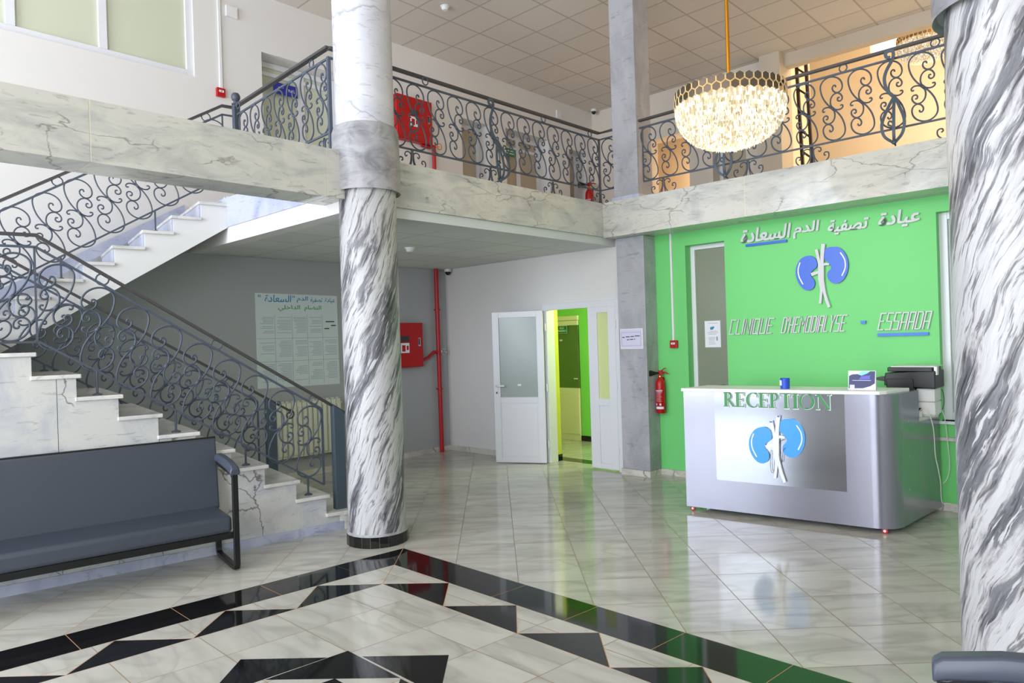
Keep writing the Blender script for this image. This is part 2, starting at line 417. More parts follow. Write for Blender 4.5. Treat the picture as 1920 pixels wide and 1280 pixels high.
def wallx(name, x, t, y0, y1, z0, z1, holes, m, label=None):
    """wall in plane x (front face at x, thickness t towards -x) with rectangular holes (ya,yb,za,zb)"""
    mb = MB(); ys = sorted({y0, y1} | {h[0] for h in holes} | {h[1] for h in holes}); zs = sorted({z0, z1} | {h[2] for h in holes} | {h[3] for h in holes})
    for a, b in zip(ys, ys[1:]):
        for c, d in zip(zs, zs[1:]):
            if any(h[0] <= a and b <= h[1] and h[2] <= c and d <= h[3] for h in holes): continue
            mb.box(min(x, x-t), max(x, x-t), a, b, c, d)
    return obj(name, mb, m, kind='structure')
def wally(name, y, t, x0, x1, z0, z1, holes, m):
    mb = MB(); xs = sorted({x0, x1} | {h[0] for h in holes} | {h[1] for h in holes}); zs = sorted({z0, z1} | {h[2] for h in holes} | {h[3] for h in holes})
    for a, b in zip(xs, xs[1:]):
        for c, d in zip(zs, zs[1:]):
            if any(h[0] <= a and b <= h[1] and h[2] <= c and d <= h[3] for h in holes): continue
            mb.box(a, b, min(y, y+t), max(y, y+t), c, d)
    return obj(name, mb, m, kind='structure')

# ---------------------------------------------------------------- floor
ZF = 3.25      # upper floor
ZB = 3.225     # top edge of the marble fascia
ZU = 2.82      # underside of the fascia
def SHX(x, y): return x - .103 * (3.4 - y)      # the rug pattern leans a little
fl = MB().box(-8.3, 3.9, -5.0, 7.3, -.12, 0.0, 0)
def fpoly(pts, mi, h=.0012):
    fl.prism([(SHX(x, y) if sh else x, y, 0) for x, y, sh in [(p[0], p[1], (p[2] if len(p) > 2 else True)) for p in pts]], (0,0,-.01), (0,0,h), mi)
XA, YA = -4.50, 3.40          # apex of black border
def rect(x0, x1, y0, y1, mi, h): fpoly([(x0,y0),(x1,y0),(x1,y1),(x0,y1)], mi, h)
# field of square-set tiles inside the border
rect(XA + .31, 3.4, -4.6, 3.10, 3, .0008)
# grout bed then black tiles of the border
rect(XA, 3.4, 3.10, 3.40, 2, .0010); rect(XA, XA + .31, -4.6, 3.10, 2, .0010)
def tile_at(x0, x1, y0, y1, mi=1, h=.0016, g=.0022): fpoly([(x0+g,y0+g),(x1-g,y0+g),(x1-g,y1-g),(x0+g,y1-g)], mi, h)
# corner tiles are mitred
fpoly([(XA+.004, YA-.002), (XA+.31+.43, YA-.002), (XA+.31+.43, 3.102), (XA+.31+.002, 3.102)], 1, .0016)
fpoly([(XA+.001, YA-.006), (XA+.308, 3.10), (XA+.308, 2.815), (XA+.001, 2.815)], 1, .0016)
x = XA + .74
while x < 3.4: tile_at(x, min(x + .595, 3.4), 3.10, 3.40); x += .595
y = 2.815
while y > -4.6: tile_at(XA, XA + .31, max(y - .57, -4.6), y); y -= .57
# triangle row
x0t = XA + .31
rect(x0t, 3.4, 2.80, 3.10, 2, .0012); rect(x0t, x0t + .30, -4.6, 2.80, 2, .0012)
def tri(a, b, c, mi, g=.004):
    cx = sum(p[0] for p in (a, b, c)) / 3; cy = sum(p[1] for p in (a, b, c)) / 3
    q = []
    for p in (a, b, c):
        d = Vector((cx - p[0], cy - p[1])); d = d.normalized() * g
        q.append((p[0] + d.x, p[1] + d.y))
    fpoly(q, mi, .0018)
pt = .632; xs = -3.89
k = 0; x = xs
while x < 3.2:
    tri((x, 2.80), (x + pt, 2.80), (x + pt/2, 3.10), 1)
    tri((x + pt/2, 3.10), (x + pt*1.5, 3.10), (x + pt, 2.80), 3)
    x += pt
tri((x0t, 3.10), (xs + pt/2, 3.10), (xs, 2.80), 3)
y = 2.80; py = .612
xl, xr = x0t, x0t + .30
tri((xl, 3.10), (xr, 2.80), (xl, 2.494), 3)
while y > -4.3:
    tri((xr, y), (xr, y - py), (xl, y - py/2), 1)
    tri((xl, y - py/2), (xl, y - py*1.5), (xr, y - py), 3)
    y -= py
# inner star motif (black half tiles around the centre)
def T3(a, b, c, mi=1): tri(a, b, c, mi, .0012)
ux = lambda x, y: (x + .103 * (3.4 - y), y)      # measured world point to pattern space
T3(ux(-3.247, 2.062), ux(-3.290, 1.610), ux(-2.785, 2.058))
T3(ux(-3.128, 2.072), ux(-2.50, 2.072), ux(-2.785, 2.378))
T3(ux(-3.262, 1.945), ux(-3.33, 1.33), ux(-3.606, 1.634))
T3(ux(-3.030, 1.845), ux(-3.10, 1.45), ux(-2.62, 1.845))
T3(ux(-2.775, 2.054), ux(-2.34, 2.054), ux(-2.56, 1.80))
T3(ux(-2.345, 2.05), ux(-1.90, 2.05), ux(-1.93, 1.62)); T3(ux(-2.47, 2.072), ux(-1.86, 2.072), ux(-2.17, 2.375))
T3(ux(-3.31, 1.30), ux(-3.37, .70), ux(-3.65, 1.02)); T3(ux(-3.32, 1.22), ux(-3.37, .80), ux(-2.9, .80))
floor = obj('floor', fl, ['tile', 'black', 'grout', 'tile2', 'tilew'], kind='structure')
corr = MB().box(-8.3, -4.4, 7.3, 8.76, -.12, -.001, 0).box(-8.0, -4.5, 7.20, 7.42, -.02, .001, 1)
obj('floor_corridor', corr, ['tile', 'black'], kind='structure')

# ---------------------------------------------------------------- room shell
XL = -8.06
up_doors = [(4.16, 5.35, 3.25, 5.30), (7.49, 8.10, 3.25, 5.19), (8.50, 9.62, 3.25, 5.23), (10.20, 10.72, 3.25, 5.18)]
wallx('wall_left', XL, .35, -5.0, 11.3, 0, 6.0, [(h[0], h[1], h[2], h[3]) for h in up_doors] + [(.70, 3.34, 4.78, 5.95)], 'whiteup')
# grey painted lower area of the left wall (follows the underside of the upper flight)
S0 = Vector((-5.446, 3.215, 0)); SD = Vector((-.1677, -.9858, 0)); SN = Vector((-.9858, .1677, 0))
def S(t, o, z): return S0 + SD * t + SN * o + Vector((0, 0, z))
gp = [(XL, -1.6, 0), (XL, 7.0, 0), (XL, 7.0, 2.74), (XL, 3.15, 2.74), (XL, 1.0, 1.60), (XL, -1.6, 1.60)]
obj('wall_lower_left', MB().prism(gp, (0, 0, 0), (.06, 0, 0)), 'grey', kind='structure')
door_hole = (-5.99, -4.86, 0, 2.09)
wally('wall_door_side', 7.0, .16, -8.06, -4.70, 0, ZU, [door_hole], 'white')
wally('wall_reception', 7.15, .25, -4.70, 3.9, 0, ZU, [(-4.005, -3.525, .88, 2.662), (-1.495, -.35, .80, 2.672)], 'green')
wally('wall_upper_back', 10.95, .30, -8.06, -4.60, 3.25, 6.0, [(-6.80, -6.0, 3.25, 5.19), (-5.56, -4.97, 3.25, 5.0)], 'cream_up')
obj('wall_right', MB().box(3.9, 4.1, -5.0, -3.4, 0, 6).box(3.9, 4.1, -3.4, 11.3, 0, 6), 'white', kind='structure')
obj('wall_front', MB().box(-8.3, -7.6, -5.2, -5, 0, 6).box(1.6, 4.1, -5.2, -5, 0, 6).box(-7.6, 1.6, -5.2, -5, 0, .15).box(-7.6, 1.6, -5.2, -5, 5.6, 6)
    .box(-3.7, -1.4, -5.2, -5, .15, 5.6), 'white', kind='structure')
obj('ceiling', B(-8.4, 4.1, -5.2, 11.0, 6.0, 6.12), 'ceil_up', kind='structure')
obj('ceiling_lower', B(-8.0, -5.185, 3.36, 7.0, 2.742, 2.80), 'ceil_lo', kind='structure')
obj('ceiling_reception', B(-4.83, 3.9, 6.95, 7.16, ZU, ZU + .06), 'soffit', kind='structure')
obj('floor_upper', MB().box(-8.06, -5.18, 3.35, 11.3, 2.98, ZF).box(-5.18, 3.9, 7.02, 15.4, 2.98, ZF).box(-8.06, -5.18, 11.3, 15.4, 2.98, ZF), 'soffit', kind='structure')
# corridor behind the door
obj('wall_corridor', MB().box(-8.0, -7.36, 8.76, 8.9, 0, 2.75, 0).box(-7.36, -6.83, 8.76, 8.9, 2.0, 2.75, 0).box(-6.83, -4.4, 8.76, 8.9, 0, 2.75, 0)
    .box(-4.55, -4.4, 7.16, 8.76, 0, 2.75, 1).box(-8.1, -8.0, 7.16, 8.9, 0, 2.75, 1).box(-6.02, -5.972, 7.125, 7.20, 0, 2.75, 1).box(-7.5, -6.7, 8.80, 8.9, 0, 2.1, 0), ['corrg', 'corry'], kind='structure')
obj('ceiling_corridor', B(-8.1, -4.4, 7.16, 8.9, 2.75, 2.82), 'white', kind='structure')
obj('baseboard_corridor', MB().box(-6.83, -4.55, 8.74, 8.76, 0, .085).box(-6.02, -5.965, 7.123, 7.21, 0, .09), 'black', kind='structure')

# warm lit hall beyond the upper gallery
obj('wall_upper_hall', MB().box(-8.06, -4.245, 15.2, 15.4, 3.25, 8.3).box(-4.245, -3.62, 15.2, 15.4, 3.25, 7.13).box(-4.245, -3.62, 15.2, 15.4, 7.95, 8.3).box(-3.62, 3.9, 15.2, 15.4, 3.25, 8.3)
    .box(-8.26, -8.06, 11.3, 15.4, 3.25, 8.3).box(3.9, 4.1, 11.0, 15.4, 3.25, 8.3).box(-4.9, -4.72, 11.25, 13.2, 3.25, 8.3).box(-8.2, 4, 11.0, 11.05, 6.12, 8.3), 'warm', kind='structure')
obj('ceiling_upper_hall', B(-8.3, 4.1, 11.0, 15.4, 8.3, 8.4), 'warm', kind='structure')
obj('trim_1', B(-4.60, 3.9, 10.95, 11.12, 5.80, 6.0), 'beige', kind='structure')

# ---------------------------------------------------------------- marble fascia beams
def beam_panels(name, axis, p0, p1, cuts, fixed, back, z0, z1, label):
    mb = MB(); e = [p0] + list(cuts) + [p1]; g = .004
    for a, b in zip(e, e[1:]):
        a2, b2 = a + g, b - g
        if axis == 'y': mb.box(min(fixed, back), max(fixed, back), a2, b2, z0, z1, 0)
        else: mb.box(a2, b2, min(fixed, back), max(fixed, back), z0, z1, 0)
    i = .003
    if axis == 'y': mb.box(min(fixed, back) + i, max(fixed, back) - i, p0, p1, z0 + i, z1 - i, 1)
    else: mb.box(p0, p1, min(fixed, back) + i, max(fixed, back) - i, z0 + i, z1 - i, 1)
    return obj(name, mb, ['beam', 'grouty'], kind='structure')
MT['grouty'] = mat('cream_joint', 'e2ddc8', .6)
beam_panels('trim_2', 'y', -5.0, 3.24, [-.9, 1.35, 3.02], -4.84, -5.18, 2.835, ZB, '')
beam_panels('trim_3', 'y', 3.24, 7.02, [4.91], -4.83, -5.18, 2.83, ZB, '')
beam_panels('trim_4', 'x', -4.83, 3.9, [-3.08, -1.25, .6], 6.72, 7.02, 2.815, ZB, '')
obj('trim_5', MB().box(-8.0, -4.87, 3.185, 3.235, 2.90, 3.20, 0).box(-8.0, -4.90, 3.20, 3.355, 2.74, 2.979, 1), ['riser', 'white'], kind='structure')
obj('trim_6', B(-5.183, -4.86, 3.36, 7.0, 2.74, 2.829), 'soffit', kind='structure')

# baseboards
obj('baseboard_left', B(-8.0, -7.975, 3.0, 7.0, 0, .075), 'skirt', kind='structure')
obj('baseboard_door_side', MB().box(-7.98, -6.03, 6.975, 7.0, 0, .075), 'skirt', kind='structure')
obj('baseboard_reception', B(-4.40, 3.9, 7.125, 7.15, 0, .07), 'skirt', kind='structure')

# grey square pillar, lower and upper
pl = thing('square_pillar', (-4.59, 7.03, 0), 'grey square pillar between the white side door and the green wall', 'pillar')
obj('shaft', B(-4.78, -4.40, 6.90, 7.15, .07, ZU - .005), 'pillar', pl, bevel=.006)
obj('plinth', B(-4.79, -4.39, 6.885, 7.15, 0, .07), 'skirt', pl)
pu = thing('square_pillar', (-4.54, 6.95, ZB), 'pale grey square pillar standing on the corner of the upper gallery', 'pillar')
obj('shaft', B(-4.71, -4.375, 6.79, 7.10, ZB + .05, 6.0), 'pillar', pu, bevel=.006)
obj('plinth', B(-4.73, -4.355, 6.77, 7.12, ZB, ZB + .05), 'riser', pu)
# end pier of the upper back wall
obj('trim_7', B(-4.62, -4.30, 10.75, 11.2, ZF, 6.0), 'beige', kind='structure')

# ---------------------------------------------------------------- round columns
def column(cx, cy, label, seam):
    t = thing('marble_column', (cx, cy, 0), label, 'column', None)
    def shaft(r, z0, z1, nz, seg=64, wob=0.0):
        mb = MB()
        for i in range(nz + 1):
            z = z0 + (z1 - z0) * i / nz
            for j in range(seg + 1):
                a = seam + 2 * PI * j / seg
                rr = r + wob * (math.sin(3 * a + z * 4.1) * .5 + math.sin(7 * a - z * 6.3) * .35 + math.sin(z * 9 + a) * .3)
                if j == seg: rr = r + wob * (math.sin(3 * seam + z * 4.1) * .5 + math.sin(7 * seam - z * 6.3) * .35 + math.sin(z * 9 + seam) * .3)
                mb.uv[len(mb.v)] = (r * 2 * PI * j / seg, z + cx)
                mb.v.append((cx + rr * math.cos(a), cy + rr * math.sin(a), z))
        for i in range(nz):
            for j in range(seg):
                mb.f.append([i*(seg+1)+j, i*(seg+1)+j+1, (i+1)*(seg+1)+j+1, (i+1)*(seg+1)+j]); mb.mi.append(0)
        return mb
    obj('shaft', shaft(.238, .09, 2.95, 60, wob=.0022), 'streak', t, smooth=True)
    mb = MB().lathe([(.262, 2.93), (.279, 2.905), (.281, 2.93), (.279, 3.2), (.277, 3.40), (.262, 3.445), (.243, 3.455)], (cx, cy, 0), 64)
    obj('capital', mb, 'plasterc', t, smooth=True, label='grey mottled plaster collar')
    obj('upper_shaft', MB().lathe([(.243, 3.45), (.243, 6.0)], (cx, cy, 0), 64), 'upcol', t, smooth=True, label='smooth white upper shaft')
    mb = MB(); n = 22; z0, z1 = 0.0, .088
    for j in range(n):
        a0 = 2*PI*(j + .02)/n; a1 = 2*PI*(j + .98)/n
        pr = [(cx + r_*math.cos(a), cy + r_*math.sin(a)) for r_, a in ((.238, a0), (.258, a0), (.258, a1), (.238, a1))]
        mb.prism([(p[0], p[1], 0) for p in pr], (0,0,z0), (0,0,z1), 0)
    mb.lathe([(.2555, 0), (.2555, .086)], (cx, cy, 0), 44, mi=1)
    obj('tile_ring', mb, ['black', 'grout2'], t, label='ring of black tiles around the foot')
    mb = MB().lathe([(.24, .085), (.256, .089), (.242, .10), (.238, .105)], (cx, cy, 0), 48)
    obj('cement_fillet', mb, 'plasterc', t, smooth=True)
    return t
MT['grout2'] = mat('dark_joint', '8f8f96', .6)
column(-4.867, 3.417, 'rough grey and white streaked marble column beside the foot of the stairs', 2.4)
column(-.42, 3.40, 'large streaked marble column at the right edge, nearest to the camera', 1.2)

# ---------------------------------------------------------------- stairs
def far_o(t): return (2.545 - .1677 * t) / .9858
ST = thing('staircase', tuple(S(.9, .75, 0)), 'lower marble stair flight rising left from the column behind the long bench', 'stairs')
rise = .1665
def tl(k): return .179 + .2635 * (k - 3)
# solid body with stepped profile
prof = [(tl(1) + .02, 0)]
for k in range(1, 12):
    prof += [(tl(k) + .02, rise * k - .03), (tl(k + 1) + .02, rise * k - .03)]
prof = prof[:-1] + [(3.9, rise * 11 - .03), (3.9, 0)]
body = MB().prism([tuple(S(t, .02, z)) for t, z in prof], (0, 0, 0), tuple(SN * 1.46))
obj('flight_body', body, 'stair', ST)
# cladding joints on the side face as separate slabs
mbp = MB(); cuts = [tl(1) + .02, .70, 1.25, 1.9, 2.31, 3.9]
def side_poly(a, b):
    pts = [(a, 0.075)]
    def topz(t, eps):
        k = 0
        for q in range(1, 12):
            if t + eps >= tl(q) + .02: k = q
        return rise * max(k, 0) - .031
    pts.append((a, topz(a, 1e-4)))
    for k in range(2, 12):
        tt = tl(k) + .02
        if a < tt < b: pts += [(tt, rise * (k-1) - .031), (tt, rise * k - .031)]
    pts.append((b, topz(b, -1e-4))); pts.append((b, 0.075))
    return pts
for i, (a, b) in enumerate(zip(cuts, cuts[1:])):
    pp = side_poly(a + .002, b - .002)
    p = obj('side_slab', MB().prism([tuple(S(t, .0, z)) for t, z in pp], (0,0,0), tuple(SN * .02)), 'stair', ST)
obj('skirting', MB().prism([tuple(S(t, -.012, z)) for t, z in ((tl(1) + .02, 0), (tl(1) + .02, .075), (3.9, .075), (3.9, 0))], (0,0,0), tuple(SN * .03)), 'riser', ST)
for k in range(1, 12):
    a = tl(k) - .012; b = tl(k + 1) + .03 if k < 11 else 3.9; z = rise * k
    o0 = -.022 if k > 1 else -.03
    p8 = [tuple(S(a, o0, z - .03)), tuple(S(b, o0, z - .03)), tuple(S(b, 1.50, z - .03)), tuple(S(a, 1.50, z - .03)), tuple(S(a, o0, z)), tuple(S(b, o0, z)), tuple(S(b, 1.50, z)), tuple(S(a, 1.50, z))]
    obj('tread', MB().hexa(p8), 'tread', ST, bevel=.006)
# bottom step with a rounded end
c0 = S(tl(1) + .1, .12, 0)
obj('bullnose', MB().lathe([(.135, 0), (.135, .13), (.155, .132), (.155, .16), (.0, .16)], tuple(c0), 28), 'tread', ST, smooth=True)

SU = thing('staircase', tuple(S(1.3, 2.1, 1.83)), 'upper stair flight with white side, climbing behind the marble beam to the gallery', 'stairs')
OU = 1.55
def tu(j): return .28 + .2585 * (j - 1)       # upper end (small t) of tread j
def zu(j): return 3.14 - .1625 * (j - 1)
prof = [(.23, ZF - .05), (.23, 2.93)]
prof += [(2.45, 1.52), (2.45, 1.80)]
for j in range(8, 0, -1):
    prof += [(tu(j + 1), zu(j) - .03), (tu(j), zu(j) - .03)]
prof = [p for i, p in enumerate(prof) if i == 0 or p != prof[i-1]]
# profile polygon
pr2 = [(.23, 2.93), (2.52, 1.47), (2.52, 1.80)]
for j in range(8, 0, -1): pr2 += [(tu(j + 1), zu(j) - .03), (tu(j), zu(j) - .03)]
pr2 += [(tu(1), ZF - .03), (.23, ZF - .03)]
vs = []
for t, z in pr2: vs.append(tuple(S(t, OU, z)))
for t, z in pr2: vs.append(tuple(S(t, far_o(t), z)))
n = len(pr2)
mb = MB().add(vs, [list(range(n)), [n + i for i in range(n)][::-1]] + [(i, n + i, n + (i+1) % n, (i+1) % n) for i in range(n)])
obj('flight_body', mb, 'white', SU, label='white painted side and underside')
for j in range(1, 9):
    a, b, z = tu(j) - .0, tu(j + 1) + .025, zu(j)
    o0 = OU - .03
    p8 = [tuple(S(a, o0, z - .03)), tuple(S(b, o0, z - .03)), tuple(S(b, far_o(b), z - .03)), tuple(S(a, far_o(a), z - .03)), tuple(S(a, o0, z)), tuple(S(b, o0, z)), tuple(S(b, far_o(b), z)), tuple(S(a, far_o(a), z))]
    obj('tread', MB().hexa(p8), 'tread', SU, bevel=.005)
    zt = zu(j - 1) - .03 if j > 1 else ZF - .03
    t0 = tu(j); 
    p8 = [tuple(S(t0, OU + .012, z)), tuple(S(t0 + .015, OU + .012, z)), tuple(S(t0 + .015, far_o(t0), z)), tuple(S(t0, far_o(t0), z)), tuple(S(t0, OU + .012, zt)), tuple(S(t0 + .015, OU + .012, zt)), tuple(S(t0 + .015, far_o(t0), zt)), tuple(S(t0, far_o(t0), zt))]
    obj('riser', MB().hexa(p8), 'riser', SU)
# slanted marble skirting on the wall side
pts = [(-7.999, y_, z) for y_, z in ((3.15, 3.28), (3.15, 3.16), (.9, 1.83), (.9, 1.965))]
obj('wall_skirting', MB().prism(pts, (0, 0, 0), (.02, 0, 0)), 'riser', SU)
# half landing
LD = thing('stair_landing', tuple(S(3.2, 1.5, 0)), 'marble half landing where the two stair flights meet, at the left edge', 'stairs')
zl = rise * 11
p8 = [tuple(S(2.53, 1.505, zl - .22)), tuple(S(3.9, 1.505, zl - .22)), tuple(S(3.9, far_o(3.9), zl - .22)), tuple(S(2.53, far_o(2.53), zl - .22)), tuple(S(2.53, 1.505, zl)), tuple(S(3.9, 1.505, zl)), tuple(S(3.9, far_o(3.9), zl)), tuple(S(2.53, far_o(2.53), zl))]
obj('slab', MB().hexa(p8), 'white', LD)

# ---------------------------------------------------------------- wrought-iron scroll work
A1 = [(0,0),(-.044,.048),(-.083,.114),(-.104,.187),(-.103,.242),(-.078,.279),(-.037,.298),(.008,.296),(.053,.272),(.082,.233),(.091,.188),(.08,.155),(.055,.139),(.027,.145),(.007,.168),(.002,.193),(.012,.211),(.028,.210),(.033,.193)]
A2 = [(-.003,.004),(-.018,.047),(-.014,.095),(.009,.127),(.043,.136),(.071,.119),(.087,.088),(.081,.062),(.060,.055),(.045,.070),(.049,.090),(.063,.088)]
A3 = [(0,0),(.039,-.020),(.073,-.020),(.091,-.003),(.085,.014),(.069,.012)]
def scroll_mesh(name, mirror, r, kx=1.0, kz=1.0):
    mb = MB()
    for sgn in (1, -1):
        for L, kk in ((A1, 3), (A2, 3), (A3, 3)):
            mb.tube([(mirror * sgn * x * kx, 0, sgn * z * kz) for x, z in [(p.x, p.z) for p in crom([(a, 0, b) for a, b in L], kk)]], r, 6)
    mb.tube([(mirror * -.014, 0, .016), (mirror * .014, 0, -.016)], r * 1.9, 6)
    me = bpy.data.meshes.new(name); me.from_pydata(mb.v, [], mb.f); me.materials.append(MT['iron'])
    bm = bmesh.new(); bm.from_mesh(me); bmesh.ops.recalc_face_normals(bm, faces=bm.faces); bm.to_mesh(me); bm.free()
    me.polygons.foreach_set('use_smooth', [True] * len(me.polygons)); return me
SCR = scroll_mesh('scroll', 1, .0072); SCM = scroll_mesh('scroll_mirrored', -1, .0066, 1.12, 1.04); SCS = scroll_mesh('scroll_stair', 1, .0074, 1.10, 1.04)
def ring_mesh(name, r):
    mb = MB(); n = 18
    mb.tube([(r * math.cos(2*PI*i/n), 0, r * math.sin(2*PI*i/n)) for i in range(n)], .006, 6, closed=True)
    me = bpy.data.meshes.new(name); me.from_pydata(mb.v, [], mb.f); me.materials.append(MT['iron']); me.polygons.foreach_set('use_smooth', [True] * len(me.polygons)); return me
RNG = ring_mesh('ring', .034); RNGB = ring_mesh('ring_large', .042)
def foot_mesh():
    mb = MB()
    for s in (-1, 1):
        mb.tube([(s*.008, 0, .17), (s*.008, 0, .08), (s*.022, 0, .02), (s*.045, 0, 0.0)], .006, 6)
        mb.tube(crom([(s*.012,0,.13),(s*.035,0,.152),(s*.07,0,.150),(s*.085,0,.125),(s*.072,0,.108),(s*.06,0,.12)], 3), .006, 6)
        mb.tube(crom([(s*.012,0,.15),(s*.02,0,.07),(s*.055,0,.012),(s*.11,0,.005),(s*.15,0,.04),(s*.15,0,.085),(s*.118,0,.092),(s*.11,0,.07),(s*.125,0,.064)], 3), .0065, 6)
    me = bpy.data.meshes.new('foot_scroll'); me.from_pydata(mb.v, [], mb.f); me.materials.append(MT['iron'])
    bm = bmesh.new(); bm.from_mesh(me); bmesh.ops.recalc_face_normals(bm, faces=bm.faces); bm.to_mesh(me); bm.free()
    me.polygons.foreach_set('use_smooth', [True] * len(me.polygons)); return me
FT = foot_mesh()
def ornament(parent, c, along, out):
    """bowed flat-bar ornament: curled head, twisted stem, basket of three bars"""
    c = Vector(c); a = Vector(along); o = Vector(out)
    P = lambda u, v, z: c + a * u + o * v + Vector((0, 0, z))
    mb = MB()
    head = crom([P(.0,.03,.80), P(-.03,.03,.81), P(-.035,.03,.845), P(-.005,.03,.86), P(.025,.03,.84), P(.02,.035,.78), P(-.03,.05,.68), P(-.045,.055,.60), P(-.02,.06,.50), P(.04,.07,.42)], 4)
    mb.tube(head, 0, flat=(.026, .010), up=out)
    for u in (-.075, .01, .085):
        mb.tube(crom([P(.035,.07,.44), P(.03 + u*.55,.10,.34), P(.03 + u*1.1,.14,.20), P(.03 + u*.9,.14,.09), P(.03 + u*.1,.10,.03)], 5), 0, flat=(.024, .010), up=out)
    mb.tube(crom([P(.03,.11,.20), P(.0,.11,.22), P(-.01,.11,.19), P(.02,.11,.165), P(.03,.10,.10), P(.03,.09,.03), P(.02,.02,.02)], 4), .008, 6)
    mb.lathe([(0, -.02), (.018, -.012), (.022, 0), (.018, .012), (0, .02)], tuple(P(.03,.10,.03)), 10)
    mb.tube([P(.035,.07,.44), P(.02,.0,.40)], .006, 6)
    obj('basket_ornament', mb, 'post', parent, smooth=True)
def bar(mb, pts, w, h, up=(0,0,1)): mb.tube(pts, 0, flat=(w, h), up=up); return mb

# gallery railing above the reception
GR = thing('balcony_railing', (-1.7, 6.85, ZB), 'long scrolled iron railing above the green wall, behind the lit chandelier', 'railing')
xa, xb = -4.375, 3.85
obj('handrail', bar(MB(), [(xa, 6.85, 4.118), (xb, 6.85, 4.118)], .045, .022), 'ironrail', GR)
obj('upper_bar', bar(MB(), [(xa, 6.85, 4.035), (xb, 6.85, 4.035)], .014, .018), 'iron', GR)
obj('lower_bar', bar(MB(), [(xa + .04, 6.85, 3.415), (xb, 6.85, 3.415)], .014, .016), 'iron', GR)
obj('end_bar', bar(MB(), [(xa + .04, 6.85, 3.415), (xa + .04, 6.85, 4.035)], .014, .014, (0,1,0)), 'iron', GR)
x = -4.25
while x < 1.6:
    inst(SCR, 'scroll', GR, (x, 6.85, 3.725)); x += .25
for x in (-4.08, -3.09, -2.45, -1.25, -.3, .6): inst(FT, 'foot_scroll', GR, (x, 6.85, 3.24))
for x in (-3.75, -3.0, -2.147, -1.40, -.65): inst(RNG, 'ring', GR, (x, 6.85, 4.075))
ornament(GR, (-3.32, 6.84, 3.24), (1, 0, 0), (0, -1, 0)); ornament(GR, (-1.74, 6.84, 3.24), (1, 0, 0), (0, -1, 0)); ornament(GR, (-.1, 6.84, 3.24), (1, 0, 0), (0, -1, 0))

GM = thing('balcony_railing', (-5.0, 5.0, ZB), 'scrolled iron gallery railing between the streaked column and the grey pillar', 'railing')
obj('handrail', bar(MB(), [(-5.04, 3.20, 4.13), (-5.0, 6.92, 4.13), (-4.71, 6.93, 4.13)], .045, .022), 'ironrail', GM)
obj('upper_bar', bar(MB(), [(-5.04, 3.20, 4.05), (-5.0, 6.92, 4.05), (-4.71, 6.93, 4.05)], .014, .018), 'iron', GM)
obj('lower_bar', bar(MB(), [(-5.04, 3.20, 3.43), (-5.0, 6.92, 3.43), (-4.71, 6.93, 3.43)], .014, .016), 'iron', GM)
obj('corner_post', MB().tube([(-5.0, 6.92, ZB), (-5.0, 6.92, 4.06)], 0, flat=(.022, .022), up=(1,0,0)), 'iron', GM)
y = 6.80
while y > 3.4:
    inst(SCR, 'scroll', GM, (-5.0 - .04 * (6.92 - y) / 3.7, y, 3.74), PI / 2); y -= .2445
inst(SCR, 'scroll', GM, (-4.86, 6.93, 3.74), 0)
for y in (4.02, 5.03, 6.02, 6.92): inst(FT, 'foot_scroll', GM, (-5.0, y, 3.24), PI / 2)
for y in (4.20, 5.06, 5.89, 6.74): inst(RNG, 'ring', GM, (-5.0, y, 4.09), PI / 2)
ornament(GM, (-4.99, 5.03, 3.24), (0, 1, 0), (1, 0, 0))

# railing along the landing edge at the stair head
GL = thing('balcony_railing', (-6.0, 3.24, ZF), 'short scrolled iron railing beside the stair head, left of the column top', 'railing')
obj('handrail', bar(MB(), [(-6.90, 3.28, 4.14), (-5.05, 3.20, 4.14)], .045, .022), 'ironrail', GL)
obj('upper_bar', bar(MB(), [(-6.90, 3.28, 4.05), (-5.05, 3.20, 4.05)], .014, .018), 'iron', GL)
obj('lower_bar', bar(MB(), [(-6.90, 3.28, 3.43), (-5.05, 3.20, 3.43)], .014, .016), 'iron', GL)
obj('corner_post', MB().tube([(-5.05, 3.20, ZB), (-5.05, 3.20, 4.06)], 0, flat=(.028, .028), up=(1,0,0)), 'iron', GL)
for i in range(7): inst(SCR, 'scroll', GL, (-5.18 - .262 * i, 3.205 + .0113 * i, 3.74), -.043)
for i in (-5.2, -6.2): inst(FT, 'foot_scroll', GL, (i, 3.23, 3.25))
for i in (-5.35, -6.75): inst(RNG, 'ring', GL, (i, 3.22, 4.095))
np_ = MB().tube([(-6.95, 3.29, ZF - .1), (-6.95, 3.29, 4.16)], 0, flat=(.06, .06), up=(1,0,0))
np_.lathe([(.0,0),(.042,.004),(.042,.016),(.024,.024),(.022,.04),(.036,.05),(.046,.075),(.044,.10),(.03,.122),(0,.13)], (-6.95, 3.29, 4.16), 20)
obj('newel_post', np_, 'iron', GL, smooth=True)

